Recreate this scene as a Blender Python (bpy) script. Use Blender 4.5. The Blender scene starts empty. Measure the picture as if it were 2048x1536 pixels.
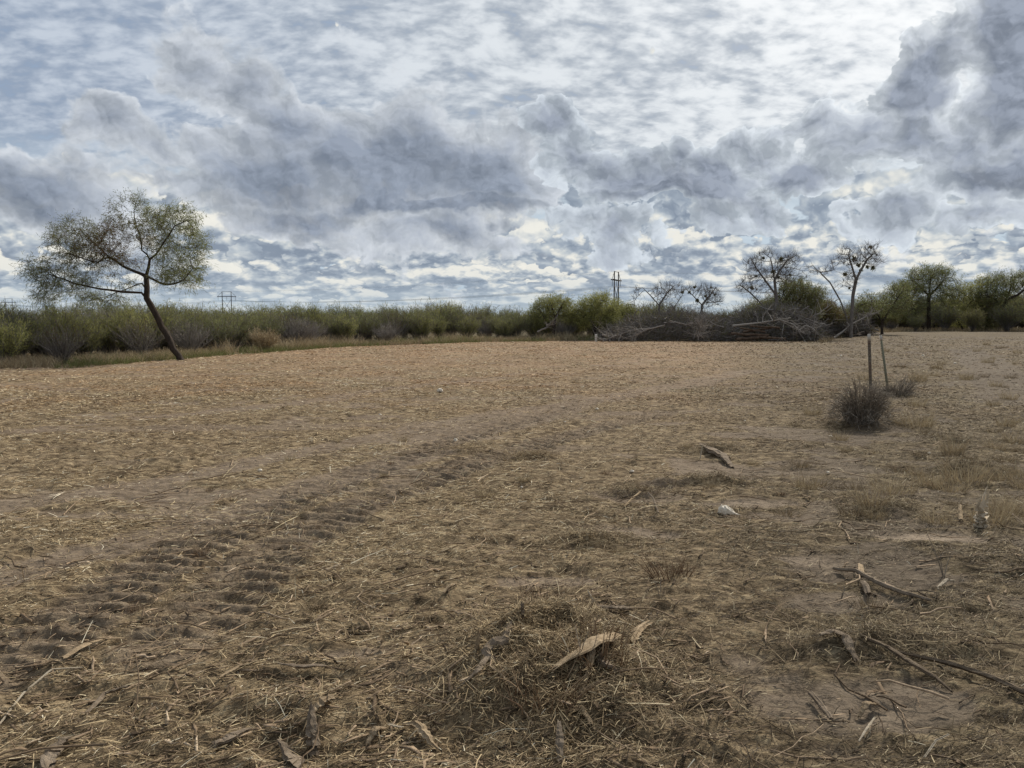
import bpy, math, random
import numpy as np
from mathutils import Vector, Matrix, noise as mnoise

scene = bpy.context.scene
R = math.radians
FPX = 1536.0           # focal length in pixels of the 2048 px wide photograph
CAM_H = 1.6
PITCH = math.atan((768 - 640) / FPX)

# ------------------------------------------------------------------ camera
cam_data = bpy.data.cameras.new('camera')
cam_data.sensor_width = 36.0
cam_data.lens = 36.0 * FPX / 2048.0
cam_data.clip_start = 0.05
cam_data.clip_end = 6000.0
camera = bpy.data.objects.new('camera', cam_data)
scene.collection.objects.link(camera)
camera.location = (0, 0, CAM_H)
camera.rotation_euler = (math.pi / 2 - PITCH, 0, 0)
scene.camera = camera

scene.view_settings.view_transform = 'Standard'
scene.view_settings.look = 'None'
scene.view_settings.gamma = 1.0
scene.view_settings.use_curve_mapping = False
scene.view_settings.exposure = 0.2
scene.cycles.max_bounces = 5
scene.cycles.diffuse_bounces = 3
scene.cycles.transparent_max_bounces = 4

# ------------------------------------------------------------------ sun behind the broken cloud
SUN_AZ, SUN_EL = R(36), R(40)
sun_data = bpy.data.lights.new('sun', 'SUN')
sun_data.energy = 3.8
sun_data.angle = R(8)
sun_data.color = (1.0, 0.93, 0.82)
sun = bpy.data.objects.new('sun', sun_data)
scene.collection.objects.link(sun)
SUN_DIR = Vector((math.sin(SUN_AZ) * math.cos(SUN_EL), math.cos(SUN_AZ) * math.cos(SUN_EL), math.sin(SUN_EL)))
sun.rotation_euler = SUN_DIR.to_track_quat('Z', 'Y').to_euler()
sun.location = (30, 30, 40)

def ray(px, py):
    """World direction seen at a pixel of the 2048 x 1536 photograph."""
    x, u = (px - 1024) / FPX, (768 - py) / FPX
    c, s = math.cos(PITCH), math.sin(PITCH)
    return Vector((x, c + u * s, -s + u * c))

def azel(px, py):
    d = ray(px, py).normalized()
    return math.atan2(d.x, d.y), math.asin(d.z)

# ------------------------------------------------------------------ node helper
class Nodes:
    def __init__(self, tree):
        self.t = tree; self.n = tree.nodes; self.l = tree.links
        self.n.clear()
    def new(self, kind, **kw):
        nd = self.n.new(kind)
        for k, v in kw.items(): setattr(nd, k, v)
        return nd
    def put(self, sock, v):
        if v is None: return
        if isinstance(v, bpy.types.NodeSocket): self.l.new(v, sock)
        else: sock.default_value = v
    def m(self, op, a, b=None, c=None, clamp=False):
        nd = self.new('ShaderNodeMath', operation=op, use_clamp=clamp)
        self.put(nd.inputs[0], a); self.put(nd.inputs[1], b); self.put(nd.inputs[2], c)
        return nd.outputs[0]
    def add(self, a, b): return self.m('ADD', a, b)
    def sub(self, a, b): return self.m('SUBTRACT', a, b)
    def mul(self, a, b): return self.m('MULTIPLY', a, b)
    def v(self, op, a, b=None, scale=None):
        nd = self.new('ShaderNodeVectorMath', operation=op)
        self.put(nd.inputs[0], a); self.put(nd.inputs[1], b)
        if scale is not None: self.put(nd.inputs['Scale'], scale)
        return nd.outputs['Value'] if op in ('LENGTH', 'DOT_PRODUCT', 'DISTANCE') else nd.outputs[0]
    def xyz(self, x=0.0, y=0.0, z=0.0):
        nd = self.new('ShaderNodeCombineXYZ')
        self.put(nd.inputs[0], x); self.put(nd.inputs[1], y); self.put(nd.inputs[2], z)
        return nd.outputs[0]
    def sep(self, v):
        nd = self.new('ShaderNodeSeparateXYZ'); self.put(nd.inputs[0], v)
        return nd.outputs
    def noise(self, vec, scale, detail=5, rough=0.55, dist=0.0, color=False, lac=2.0):
        nd = self.new('ShaderNodeTexNoise'); nd.noise_dimensions = '3D'
        self.put(nd.inputs['Vector'], vec)
        nd.inputs['Scale'].default_value = scale; nd.inputs['Detail'].default_value = detail
        nd.inputs['Roughness'].default_value = rough; nd.inputs['Distortion'].default_value = dist
        nd.inputs['Lacunarity'].default_value = lac
        return nd.outputs['Color'] if color else nd.outputs['Fac']
    def step(self, v, lo, hi, a=0.0, b=1.0, smooth=True):
        nd = self.new('ShaderNodeMapRange')
        nd.interpolation_type = 'SMOOTHSTEP' if smooth else 'LINEAR'
        self.put(nd.inputs['Value'], v)
        nd.inputs['From Min'].default_value = lo; nd.inputs['From Max'].default_value = hi
        nd.inputs['To Min'].default_value = a; nd.inputs['To Max'].default_value = b
        return nd.outputs[0]
    def mix(self, f, a, b, blend='MIX'):
        nd = self.new('ShaderNodeMix', data_type='RGBA', blend_type=blend)
        self.put(nd.inputs['Factor'], f)
        for s, v in ((nd.inputs[6], a), (nd.inputs[7], b)):
            if isinstance(v, tuple) and len(v) == 3: v = v + (1.0,)
            self.put(s, v)
        return nd.outputs[2]
    def ramp(self, f, stops):
        nd = self.new('ShaderNodeValToRGB'); self.put(nd.inputs[0], f)
        el = nd.color_ramp.elements
        while len(el) < len(stops): el.new(0.5)
        for e, (p, c) in zip(el, stops):
            e.position = p; e.color = (c[0], c[1], c[2], 1.0)
        return nd.outputs[0]

def srgb(r, g, b):
    f = lambda c: (c / 255 / 12.92) if c / 255 <= 0.04045 else ((c / 255 + 0.055) / 1.055) ** 2.4
    return (f(r), f(g), f(b))

# ------------------------------------------------------------------ sky: Nishita behind three layers of cloud
world = bpy.data.worlds.new('World')
scene.world = world
world.use_nodes = True
W = Nodes(world.node_tree)
gen = W.new('ShaderNodeTexCoord').outputs['Generated']
D = W.v('NORMALIZE', gen)
dx, dy, dz = W.sep(D)
az = W.m('ARCTAN2', dx, dy)
el = W.m('ARCSINE', dz)
ang = W.xyz(az, el, 0.0)
elc = W.m('MAXIMUM', dz, 0.0)
plane = W.v('SCALE', W.xyz(dx, dy, 0.0), scale=W.m('DIVIDE', 1.0, W.add(elc, 0.10)))

nish = W.new('ShaderNodeTexSky', sky_type='NISHITA')
nish.sun_disc = False
nish.sun_elevation = SUN_EL
nish.sun_rotation = SUN_AZ
nish.air_density = 1.0; nish.dust_density = 2.0
clear = W.mix(1.0, nish.outputs[0], (0.075, 0.075, 0.075), 'MULTIPLY')
clear = W.mix(0.72, clear, srgb(146, 165, 190))

sund = W.v('DOT_PRODUCT', D, (SUN_DIR.x, SUN_DIR.y, SUN_DIR.z))
# brightness of cloud lit through from the sun's side
glow = W.step(sund, 0.74, 1.0, 0.0, 0.9)
glow = W.m('POWER', glow, 1.3)

def voro(vec, scale, detail=3.0, rough=0.5, rnd=1.0):
    nd = W.new('ShaderNodeTexVoronoi', voronoi_dimensions='2D', feature='F1', normalize=True)
    W.put(nd.inputs['Vector'], vec)
    nd.inputs['Scale'].default_value = scale; nd.inputs['Detail'].default_value = detail
    nd.inputs['Roughness'].default_value = rough; nd.inputs['Randomness'].default_value = rnd
    return nd.outputs['Distance']

def shifted(vec, amt_noise, amt):
    return W.v('ADD', vec, W.v('SCALE', W.v('SUBTRACT', amt_noise, (0.5, 0.5, 0.5)), scale=amt))

# -- layer 1: high rippled sheet
p2 = W.v('SCALE', W.xyz(dx, dy, 0.0), scale=W.m('DIVIDE', 1.0, W.add(elc, 0.34)))
warp = W.noise(p2, 2.2, 3, color=True)
pw = shifted(p2, warp, 0.10)
mp = W.new('ShaderNodeMapping'); W.put(mp.inputs['Vector'], pw)
mp.inputs['Rotation'].default_value = (0, 0, R(-20)); mp.inputs['Scale'].default_value = (1.0, 1.5, 1.0)
hi1 = W.noise(mp.outputs[0], 15.0, 3, 0.5)
hi2 = W.noise(pw, 2.6, 4, 0.55)
hi3 = W.noise(mp.outputs[0], 36.0, 3, 0.55)
hi4 = W.noise(mp.outputs[0], 6.0, 4, 0.55)
hs = W.add(W.add(W.mul(hi1, 0.55), W.mul(hi2, 0.45)), W.add(W.mul(hi3, 0.30), W.mul(hi4, 0.26)))     # mean about .78
left = W.step(az, 0.05, -0.60)
hs = W.add(hs, W.sub(W.mul(glow, 0.10), W.mul(left, 0.045)))
cover1 = W.step(hs, 0.52, 0.70)
tone1 = W.step(hs, 0.62, 0.92)
c1 = W.mix(tone1, W.mix(left, srgb(156, 165, 176), srgb(138, 152, 172)), W.mix(left, srgb(214, 219, 223), srgb(186, 195, 207)))
c1 = W.mix(W.mul(glow, W.step(hs, 0.70, 1.0, 0.15, 1.0)), c1, (1.0, 1.0, 0.99))
sky = W.mix(W.mul(cover1, 0.94), clear, c1)

# -- warped angular coordinates shared by the heaped clouds
w1 = W.noise(W.v('MULTIPLY', ang, (1.0, 1.25, 1.0)), 6.0, 5, 0.55, color=True)
w2 = W.noise(ang, 26.0, 4, 0.6, color=True)
wang = shifted(shifted(ang, w1, 0.15), w2, 0.022)

def blob_field(vec, blobs):
    total = None
    for (px, py, rx, ry, rot, wt) in blobs:
        a, e = azel(px, py)
        mpn = W.new('ShaderNodeMapping', vector_type='TEXTURE')
        W.put(mpn.inputs['Vector'], vec)
        mpn.inputs['Location'].default_value = (a, e, 0)
        mpn.inputs['Rotation'].default_value = (0, 0, R(-rot))
        k = 1.0 / FPX
        mpn.inputs['Scale'].default_value = (rx * k * math.cos(a), ry * k * math.cos(e), 1)
        g = W.new('ShaderNodeTexGradient', gradient_type='SPHERICAL')
        W.put(g.inputs[0], mpn.outputs[0])
        t = W.mul(g.outputs['Fac'], wt)
        total = t if total is None else W.m('SMOOTH_MAX', total, t, 0.18)
    return total
# heaped clouds of the middle distance: where each mass hangs (photo bearings), how wide, how dense
SOFT = [
 (400, 120, 150, 110, 30, 0.75), (480, 180, 200, 90, 35, 0.8), (580, 250, 180, 100, 35, 0.9), (250, 260, 160, 80, 30, 0.8), (330, 320, 130, 60, 30, 0.7),
 (60, 350, 300, 110, 4, 1.0), (110, 400, 160, 40, 0, 1.0), (330, 385, 220, 70, 8, 0.75), (560, 380, 280, 120, 12, 1.05), (800, 340, 360, 170, 4, 1.35),
 (600, 440, 240, 50, 0, 1.2), (960, 345, 240, 150, 0, 1.3), (860, 424, 330, 34, 0, 1.7), (1000, 300, 120, 100, 0, .8), (880, 470, 280, 60, 3, .9),
]
HARD = [
 (1100, 240, 70, 62, 10, .95), (1140, 300, 100, 80, 45, .95), (1250, 355, 190, 80, 12, 1.15), (1330, 392, 210, 32, 0, 1.6),
 (1440, 350, 125, 62, 15, 1.2), (1330, 320, 52, 52, 0, .8), (1240, 460, 180, 70, 5, .85), (1510, 410, 110, 66, 25, .9),
 (1540, 300, 140, 90, 10, .9), (1600, 345, 180, 50, 8, 1.1), (1650, 250, 160, 70, 10, .85),
 (1830, 185, 160, 74, -22, 1.4), (1780, 280, 180, 80, -8, .95), (1930, 310, 160, 120, 0, 1.0), (2010, 372, 220, 52, 0, 1.45),
 (2080, 110, 180, 290, 0, 1.5), (1900, 95, 70, 60, 0, .75), (2050, 260, 130, 110, 0, 1.0), (1790, 425, 170, 48, 0, .8),
 (1960, 440, 190, 40, 0, .7), (1430, 445, 100, 50, 0, .75),
]
soft = blob_field(wang, SOFT)
hard = blob_field(wang, HARD)
# the same kind of cloud all the way round, out of the picture
around = W.mul(W.step(W.m('ABSOLUTE', az), 0.66, 0.95), 0.62)
LV = (0.60, 0.80)                                   # towards the sun, in bearing and height
def billow(vec, off, sc, det=3.5, sq=1.0):
    q = W.v('ADD', vec, (LV[0] * off, LV[1] * off, 0))
    q = W.v('MULTIPLY', q, (1.0, sq, 1.0))
    return W.sub(1.0, voro(q, sc, det, 0.55))
gang = shifted(shifted(ang, w1, 0.05), w2, 0.030)
b_a = billow(gang, 0.0, 12.0, 3.5, 1.3); b_b = billow(gang, 0.012, 12.0, 3.5, 1.3)
f_a = billow(gang, 0.0, 30.0, 3.0, 1.3); f_b = billow(gang, 0.005, 30.0, 3.0, 1.3)
n_a = W.noise(wang, 9.0, 5, 0.6); n_b = W.noise(W.v('ADD', wang, (LV[0] * 0.018, LV[1] * 0.018, 0)), 9.0, 5, 0.6)
rel_soft = W.mul(W.sub(n_a, n_b), 2.4)
rel_b = W.add(W.mul(W.sub(b_a, b_b), 1.7), W.mul(W.sub(f_a, f_b), 1.0))
rel = W.add(W.mul(rel_soft, 0.7), rel_b)
bil = W.add(W.mul(W.sub(b_a, 0.62), 0.8), W.mul(W.sub(f_a, 0.62), 0.35))

def cumulus(sky, field, lo, hi, thin, dark, relief, gain, opac):
    a = W.step(field, lo, hi)
    th = W.m('POWER', W.step(field, lo - 0.02, 1.0, smooth=False), 0.6)
    c = W.mix(th, thin, dark)
    k = W.m('ADD', 0.5, W.mul(relief, gain), clamp=True)
    c = W.mix(k, W.mix(1.0, c, (0.78, 0.80, 0.815), 'MULTIPLY'), W.mix(1.0, c, (1.37, 1.36, 1.34), 'MULTIPLY'))
    return W.mix(W.mul(a, opac), sky, c), a

soft = W.add(W.add(soft, W.mul(W.sub(n_a, 0.5), 1.1)), W.mul(bil, 0.75))
hard = W.m('MAXIMUM', hard, around)
near_mass = W.step(hard, 0.0, 0.28, 0.03, 1.0)
hard = W.add(hard, W.mul(near_mass, W.mul(W.sub(n_a, 0.5), 1.45)))
hard = W.add(hard, W.mul(near_mass, W.mul(bil, 1.25)))
rimc = W.mix(glow, srgb(196, 204, 211), srgb(236, 239, 240))

# -- rows of small heaps low down, each with a bright top and a flat grey foot
band = W.step(el, 0.22, 0.12)
lowbase = W.mix(W.step(el, 0.0, 0.16), srgb(170, 188, 202), srgb(186, 200, 211))
sky = W.mix(W.mul(band, 0.85), sky, lowbase)
lel = W.m('LOGARITHM', W.add(W.m('MAXIMUM', el, 0.0), 0.045), math.e)
def row(sky, seed, k, sc, thr, hi_el, lo_el, opac, vs=2.6):
    q = W.v('ADD', shifted(W.xyz(az, W.mul(lel, k), 0.0), w2, 0.016), (seed, seed * 0.37, 0))
    na = W.noise(q, sc, 5, 0.5); nb = W.noise(W.v('ADD', q, (0.015, 0.042, 0)), sc, 5, 0.5)
    va = W.sub(1.0, voro(q, sc * vs, 3.0, 0.5)); vb = W.sub(1.0, voro(W.v('ADD', q, (0.005, 0.013, 0)), sc * vs, 3.0, 0.5))
    d = W.add(na, W.mul(W.sub(va, 0.62), 0.42))
    d = W.sub(d, W.step(el, lo_el, hi_el, 0.0, 0.30))
    a = W.step(d, thr, thr + 0.035)
    lt = W.m('ADD', 0.36, W.add(W.mul(W.sub(na, nb), 3.2), W.mul(W.sub(va, vb), 2.3)), clamp=True)
    c = W.ramp(lt, [(0.0, srgb(126, 138, 154)), (0.30, srgb(148, 159, 172)), (0.60, srgb(182, 189, 194)), (1.0, srgb(228, 226, 217))])
    c = W.mix(W.step(el, 0.08, 0.0, 0.0, 0.45), c, srgb(162, 178, 192))
    return W.mix(W.mul(a, opac), sky, c)
sky = row(sky, 3.1, 0.34, 8.0, 0.45, 0.12, 0.05, 0.85)
sky = row(sky, 7.7, 0.32, 12.0, 0.47, 0.12, 0.04, 0.9)
sky = row(sky, 1.9, 0.25, 7.0, 0.45, 0.225, 0.14, 0.92)
sky = row(sky, 5.3, 0.22, 10.0, 0.49, 0.21, 0.13, 0.92)
sky = row(sky, 2.2, 0.24, 13.0, 0.50, 0.16, 0.08, 0.92)
sky, a2 = cumulus(sky, soft, 0.30, 0.48, srgb(207, 211, 215), srgb(123, 132, 147), W.add(W.mul(rel_soft, .8), W.mul(rel_b, 0.9)), 1.8, 0.93)
sky, a3 = cumulus(sky, hard, 0.34, 0.43, rimc, srgb(127, 135, 149), rel, 2.3, 0.96)
# pale air right above the horizon, brown-grey earth light below it
sky = W.mix(W.step(el, 0.05, -0.005, 0.0, 0.6), sky, srgb(184, 196, 203))
sky = W.mix(W.step(el, -0.01, -0.08), sky, (0.16, 0.13, 0.10))
bg = W.new('ShaderNodeBackground'); W.put(bg.inputs[0], sky); bg.inputs[1].default_value = 1.0
wo = W.new('ShaderNodeOutputWorld'); W.l.new(bg.outputs[0], wo.inputs[0])
world.cycles.sampling_method = 'MANUAL'; world.cycles.sample_map_resolution = 512
# ================================================================== helpers
col = scene.collection
rng = np.random.default_rng(7)
RT = random.Random(11)

def _hash(ix, iy, seed):
    h = (ix.astype(np.int64) * 374761393 + iy.astype(np.int64) * 668265263 + seed * 974634777) & 0xFFFFFFFF
    h = ((h ^ (h >> 13)) * 1274126177) & 0xFFFFFFFF
    return ((h ^ (h >> 16)) & 0xFFFF) / 65535.0

def vnoise(x, y, scale, seed=0, octs=1, rough=0.5):
    """Value noise in -1..1 on numpy arrays."""
    x = np.asarray(x, float) * scale; y = np.asarray(y, float) * scale
    out = 0.0; amp = 1.0; tot = 0.0
    for o in range(octs):
        ix, iy = np.floor(x), np.floor(y)
        fx, fy = x - ix, y - iy
        fx = fx * fx * (3 - 2 * fx); fy = fy * fy * (3 - 2 * fy)
        s = seed * 17 + o * 101
        a = _hash(ix, iy, s); b = _hash(ix + 1, iy, s); c = _hash(ix, iy + 1, s); d = _hash(ix + 1, iy + 1, s)
        out = out + amp * ((a + (b - a) * fx) * (1 - fy) + (c + (d - c) * fx) * fy)
        tot += amp; amp *= rough; x = x * 2.03 + 11.3; y = y * 2.03 + 7.7
    return out / tot * 2 - 1

def sstep(v, a, b):
    t = np.clip((np.asarray(v, float) - a) / (b - a), 0, 1)
    return t * t * (3 - 2 * t)

def poly_dist(x, y, pts):
    """Distance to a polyline, and the run along it."""
    best = np.full(np.shape(x), 1e9); run = np.zeros(np.shape(x)); acc = 0.0
    for (ax, ay), (bx, by) in zip(pts[:-1], pts[1:]):
        vx, vy = bx - ax, by - ay; L = math.hypot(vx, vy)
        t = np.clip(((x - ax) * vx + (y - ay) * vy) / (L * L), 0, 1)
        d = np.hypot(x - ax - t * vx, y - ay - t * vy)
        m = d < best
        best = np.where(m, d, best); run = np.where(m, acc + t * L, run); acc += L
    return best, run

def flat(px, py):
    """Point of the level ground seen at a photograph pixel."""
    d = ray(px, py); t = CAM_H / -d.z
    return (d.x * t, d.y * t)

TREADS = [
    [flat(*p) for p in ((-60, 1350), (60, 1290), (330, 1120), (560, 1010), (760, 930), (900, 880), (1060, 835), (1180, 800))],
    [flat(*p) for p in ((330, 1290), (560, 1090), (760, 990), (930, 930), (1080, 885), (1330, 822))],
]
BARE = [
    ([flat(*p) for p in ((-200, 1210), (150, 1110), (420, 1040), (650, 960), (900, 900))], 0.42),
    ([flat(*p) for p in ((0, 1010), (330, 960), (620, 900), (860, 850), (1060, 815))], 0.40),
    ([flat(*p) for p in ((300, 835), (560, 810), (800, 775), (1000, 757))], 0.55),
    ([flat(*p) for p in ((820, 880), (1000, 850), (1180, 800), (1360, 770), (1500, 740))], 0.75),
    ([flat(*p) for p in ((2048, 800), (1990, 740), (1930, 700))], 1.3),
    ([flat(*p) for p in ((-100, 740), (150, 735), (350, 728))], 0.8),
]
PITS = [(flat(1860, 1072), 0.40, 0.17, 1.0), (flat(1620, 1118), 0.26, 0.10, .55), (flat(1500, 1005), 0.45, 0.14, .55), (flat(1230, 1062), 0.25, 0.12, .4),
        (flat(1300, 1070), 0.2, 0.1, .4), (flat(850, 1350), 0.22, 0.12, .3), (flat(1700, 1200), 0.35, 0.15, .3), (flat(1760, 1400), 0.38, 0.2, .3),
        (flat(1090, 1160), 0.3, 0.15, .15)]
MOUND = flat(1110, 1345)
HUMPS = [(flat(1270, 985), 0.34, 0.12, 0.05), (flat(1400, 968), 0.55, 0.12, 0.10), (flat(1430, 905), 0.38, 0.16, 0.08), (flat(1760, 1290), 0.45, 0.2, 0.04),
         (flat(1190, 1085), 0.35, 0.14, 0.05), (flat(950, 905), 0.5, 0.2, 0.05), (flat(1940, 945), 0.45, 0.3, 0.12), (flat(1900, 880), 0.4, 0.3, 0.08),
         (flat(1720, 850), 0.7, 0.5, 0.08), (flat(1760, 1020), 0.3, 0.2, 0.06), (flat(1035, 716), 0.8, 0.5, 0.10), (flat(1060, 915), .3, .15, .05),
         (flat(360, 925), 0.5, 0.2, 0.06), (flat(1650, 1300), 0.6, 0.3, 0.025), (flat(700, 1330), 0.35, 0.15, 0.05), (flat(640, 1440), 0.3, 0.2, 0.06)]

EDGE = [(-500, 760), (0, 738), (150, 733), (300, 722), (500, 706), (700, 692), (900, 686), (1000, 683), (1200, 681), (1650, 678), (1700, 671), (1850, 668), (2100, 669), (2500, 672)]
_e = [flat(*p) for p in EDGE]
EDGE_AZ = np.array([math.atan2(a, b) for a, b in _e]); EDGE_R = np.array([math.hypot(a, b) for a, b in _e])

def sand_field(x, y):
    b = np.zeros(np.shape(x))
    for (cx, cy), rx, ry, k in PITS:
        q = np.hypot((x - cx) / rx, (y - cy) / ry) + vnoise(x, y, 7, 39, 3) * 0.55
        b = np.maximum(b, k * sstep(q, 1.3, 0.35))
    return b

def bare_field(x, y):
    """0 where straw lies thick, 1 on bare soil."""
    b = np.zeros(np.shape(x))
    wob = vnoise(x, y, 0.8, 31, 3) * 0.35
    for pts, w in BARE:
        d, _ = poly_dist(x, y, pts)
        b = np.maximum(b, 0.85 * sstep(d * (1 + wob), w, w * 0.35))
    for (cx, cy), rx, ry, k in PITS:
        q = np.hypot((x - cx) / rx, (y - cy) / ry) + vnoise(x, y, 6, 37, 2) * 0.4
        b = np.maximum(b, sstep(q, 1.25, 0.7))
    band = np.sin((y - 0.16 * x + 0.9 * vnoise(x, y, 0.10, 35, 2)) * 2 * math.pi / 2.9) + 0.9 * vnoise(x * 0.35, y, 0.7, 36, 3)
    b = np.maximum(b, 0.62 * sstep(band, 0.5, 1.2) * sstep(x / np.maximum(y, 1e-3), 0.30, 0.05) * sstep(y, 5.5, 8))
    for pts in TREADS:
        d, _ = poly_dist(x, y, pts)
        b = np.maximum(b, 0.6 * sstep(d, 0.4, 0.2))
    n = vnoise(x * 0.8, y * 1.3, 1.1, 33, 4, 0.6)
    q = sstep(x / np.maximum(y, 1e-3), -0.05, 0.25) * (np.hypot(x, y) > 0.1)
    b = np.maximum(b, 0.85 * sstep(n, 0.16 - 0.16 * q, 0.46 - 0.12 * q))
    mx, my = MOUND
    b = b * sstep(np.hypot((x - mx) / 0.75, (y - my) / 1.05), 0.8, 1.3)
    return b

def height(x, y):
    x = np.asarray(x, float); y = np.asarray(y, float)
    r = np.hypot(x, y)
    z = 0.06 * vnoise(x, y, 0.12, 1, 2) * sstep(r, 4, 20)
    fade = 1 - sstep(r, 25, 70)
    bare = bare_field(x, y)
    z = z + 0.020 * vnoise(x, y, 1.4, 3, 2) * fade
    # clods and crumbs
    c = vnoise(x * 0.6, y * 1.5, 4.6, 5, 3, 0.6)
    z = z + ((0.042 + 0.022 * sstep(r, 6, 3)) * (1 - 0.55 * bare)) * c * np.where(c > 0, 1.0, 0.8) * fade
    z = z + 0.012 * vnoise(x, y, 19.0, 7, 3, 0.65) * (1 - sstep(r, 10, 22))
    z = z - 0.020 * bare * fade
    # lug marks left by tyres
    for i, pts in enumerate(TREADS):
        d, s = poly_dist(x, y, pts)
        w = sstep(d + 0.10 * vnoise(x, y, 2.5, 47, 2), 0.34, 0.20) * sstep(vnoise(x, y, 0.7, 48 + i, 2), -1.1, -0.5)
        ph = (s / 0.17 + d * 1.6 + 0.45 * vnoise(x, y, 1.2, 41 + i, 2)) % 1.0
        lug = sstep(ph, 0.0, 0.22) * sstep(ph, 0.62, 0.42)
        z = z + w * (-0.022 + 0.038 * lug * (0.9 + 0.5 * vnoise(x, y, 1.3, 43, 2)))
    # the heap of chips and stubble in front, low humps beside the pits
    mx, my = MOUND
    q = np.hypot((x - mx) / 0.50, (y - my) / 0.75) + 0.22 * vnoise(x, y, 3.2, 51, 2)
    z = z + 0.20 * sstep(q, 1.25, 0.1) * (1 + 0.3 * vnoise(x, y, 7, 53, 3))
    for (cx, cy), rx, ry, hh in HUMPS:
        q = np.hypot((x - cx) / rx, (y - cy) / ry) + 0.3 * vnoise(x, y, 5, 57, 2)
        z = z + hh * sstep(q, 1.3, 0.1)
    # the land climbs a little towards the trees beyond the posts
    z = z + 0.40 * sstep(y, 35, 82) * sstep(x / np.maximum(y, 1e-3), 0.40, 0.47) * (y > 0)
    return z

def ground_at(px, py):
    d = ray(px, py)
    t = CAM_H / -d.z if d.z < -1e-4 else 400.0
    for _ in range(12):
        z = float(height(d.x * t, d.y * t))
        t = (CAM_H - z) / -d.z
    return Vector((d.x * t, d.y * t, float(height(d.x * t, d.y * t))))

def at_depth(px, py, y):
    """Point of the vertical plane Y = y behind a photograph pixel."""
    d = ray(px, py); t = y / d.y
    return Vector((d.x * t, y, CAM_H + d.z * t))

# ------------------------------------------------------------------ mesh helpers
def mesh_object(name, verts, faces, mat, parent=None, tint=None, smooth=False):
    """verts n x 3; faces: list, or (m x k) array of one size. tint: one value per vertex."""
    me = bpy.data.meshes.new(name)
    verts = np.asarray(verts, dtype=np.float32)
    if isinstance(faces, np.ndarray):
        m, k = faces.shape
        me.vertices.add(len(verts)); me.vertices.foreach_set('co', verts.ravel())
        me.loops.add(m * k); me.loops.foreach_set('vertex_index', faces.astype(np.int32).ravel())
        me.polygons.add(m)
        me.polygons.foreach_set('loop_start', np.arange(0, m * k, k, dtype=np.int32))
        me.polygons.foreach_set('loop_total', np.full(m, k, dtype=np.int32))
        me.update(calc_edges=True)
    else:
        me.from_pydata(verts.tolist(), [], faces); me.update()
    if smooth: me.polygons.foreach_set('use_smooth', np.ones(len(me.polygons), dtype=bool))
    if tint is not None:
        at = me.attributes.new('tint', 'FLOAT', 'POINT')
        at.data.foreach_set('value', np.asarray(tint, dtype=np.float32))
    me.materials.append(mat)
    o = bpy.data.objects.new(name, me)
    col.objects.link(o)
    if parent is not None: o.parent = parent
    return o

def tag(o, label=None, cat=None, group=None, kind=None):
    if label: o['label'] = label
    if cat: o['category'] = cat
    if group: o['group'] = group
    if kind: o['kind'] = kind
    return o

def empty(name, loc, rz=0.0):
    o = bpy.data.objects.new(name, None); col.objects.link(o)
    o.location = loc; o.rotation_euler = (0, 0, rz); o.empty_display_size = 0.2
    return o

def copy_thing(src, loc, rz=0.0, scale=1.0):
    c = src.copy(); col.objects.link(c)
    c.location = loc; c.rotation_euler = (0, 0, rz); c.scale = (scale,) * 3 if not hasattr(scale, '__len__') else scale
    for ch in list(src.children):
        k = ch.copy(); col.objects.link(k); k.parent = c
    return c

class Geo:
    """Collects vertices and quads with a tint per vertex."""
    def __init__(self): self.v = []; self.f = []; self.t = []; self.n = 0
    def add(self, v, f, tint):
        v = np.asarray(v, float)
        self.v.append(v); self.f.append(np.asarray(f, int) + self.n)
        self.t.append(np.full(len(v), tint) if np.isscalar(tint) else np.asarray(tint)); self.n += len(v)
    def build(self, name, mat, parent=None, smooth=False):
        return mesh_object(name, np.concatenate(self.v), np.concatenate(self.f), mat, parent, np.concatenate(self.t), smooth)
    def tube(self, pts, rad, sides=5, tint=0.5, close=True, twist=0.0):
        pts = np.asarray(pts, float); n = len(pts)
        rad = np.full(n, rad) if np.isscalar(rad) else np.asarray(rad, float)
        tan = np.gradient(pts, axis=0); tan /= np.linalg.norm(tan, axis=1, keepdims=True) + 1e-9
        ref = np.array([0, 0, 1.0]) if abs(tan[0][2]) < 0.9 else np.array([1.0, 0, 0])
        rings = []
        a = np.arange(sides) / sides * 2 * math.pi + twist
        u = np.cross(tan[0], ref); u /= np.linalg.norm(u)
        for i in range(n):
            u = u - tan[i] * np.dot(u, tan[i]); u /= np.linalg.norm(u) + 1e-9
            w = np.cross(tan[i], u)
            rings.append(pts[i] + rad[i] * (np.cos(a)[:, None] * u + np.sin(a)[:, None] * w))
        v = np.concatenate(rings)
        f = []
        for i in range(n - 1):
            for k in range(sides):
                k2 = (k + 1) % sides
                f.append((i * sides + k, i * sides + k2, (i + 1) * sides + k2, (i + 1) * sides + k))
        if close and sides >= 4:
            for base in (0, (n - 1) * sides):
                for k in range(1, sides - 2, 2): f.append((base, base + k, base + k + 1, base + k + 2))
                if sides % 2: f.append((base, base + sides - 2, base + sides - 1, base))
            f = [q for q in f if len(set(q)) == 4] if sides % 2 == 0 else f
            f = [q if len(set(q)) == 4 else (q[0], q[1], q[2], q[2]) for q in f]
            f = [q for q in f if len(set(q)) == 4]
        self.add(v, f, tint)

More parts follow.
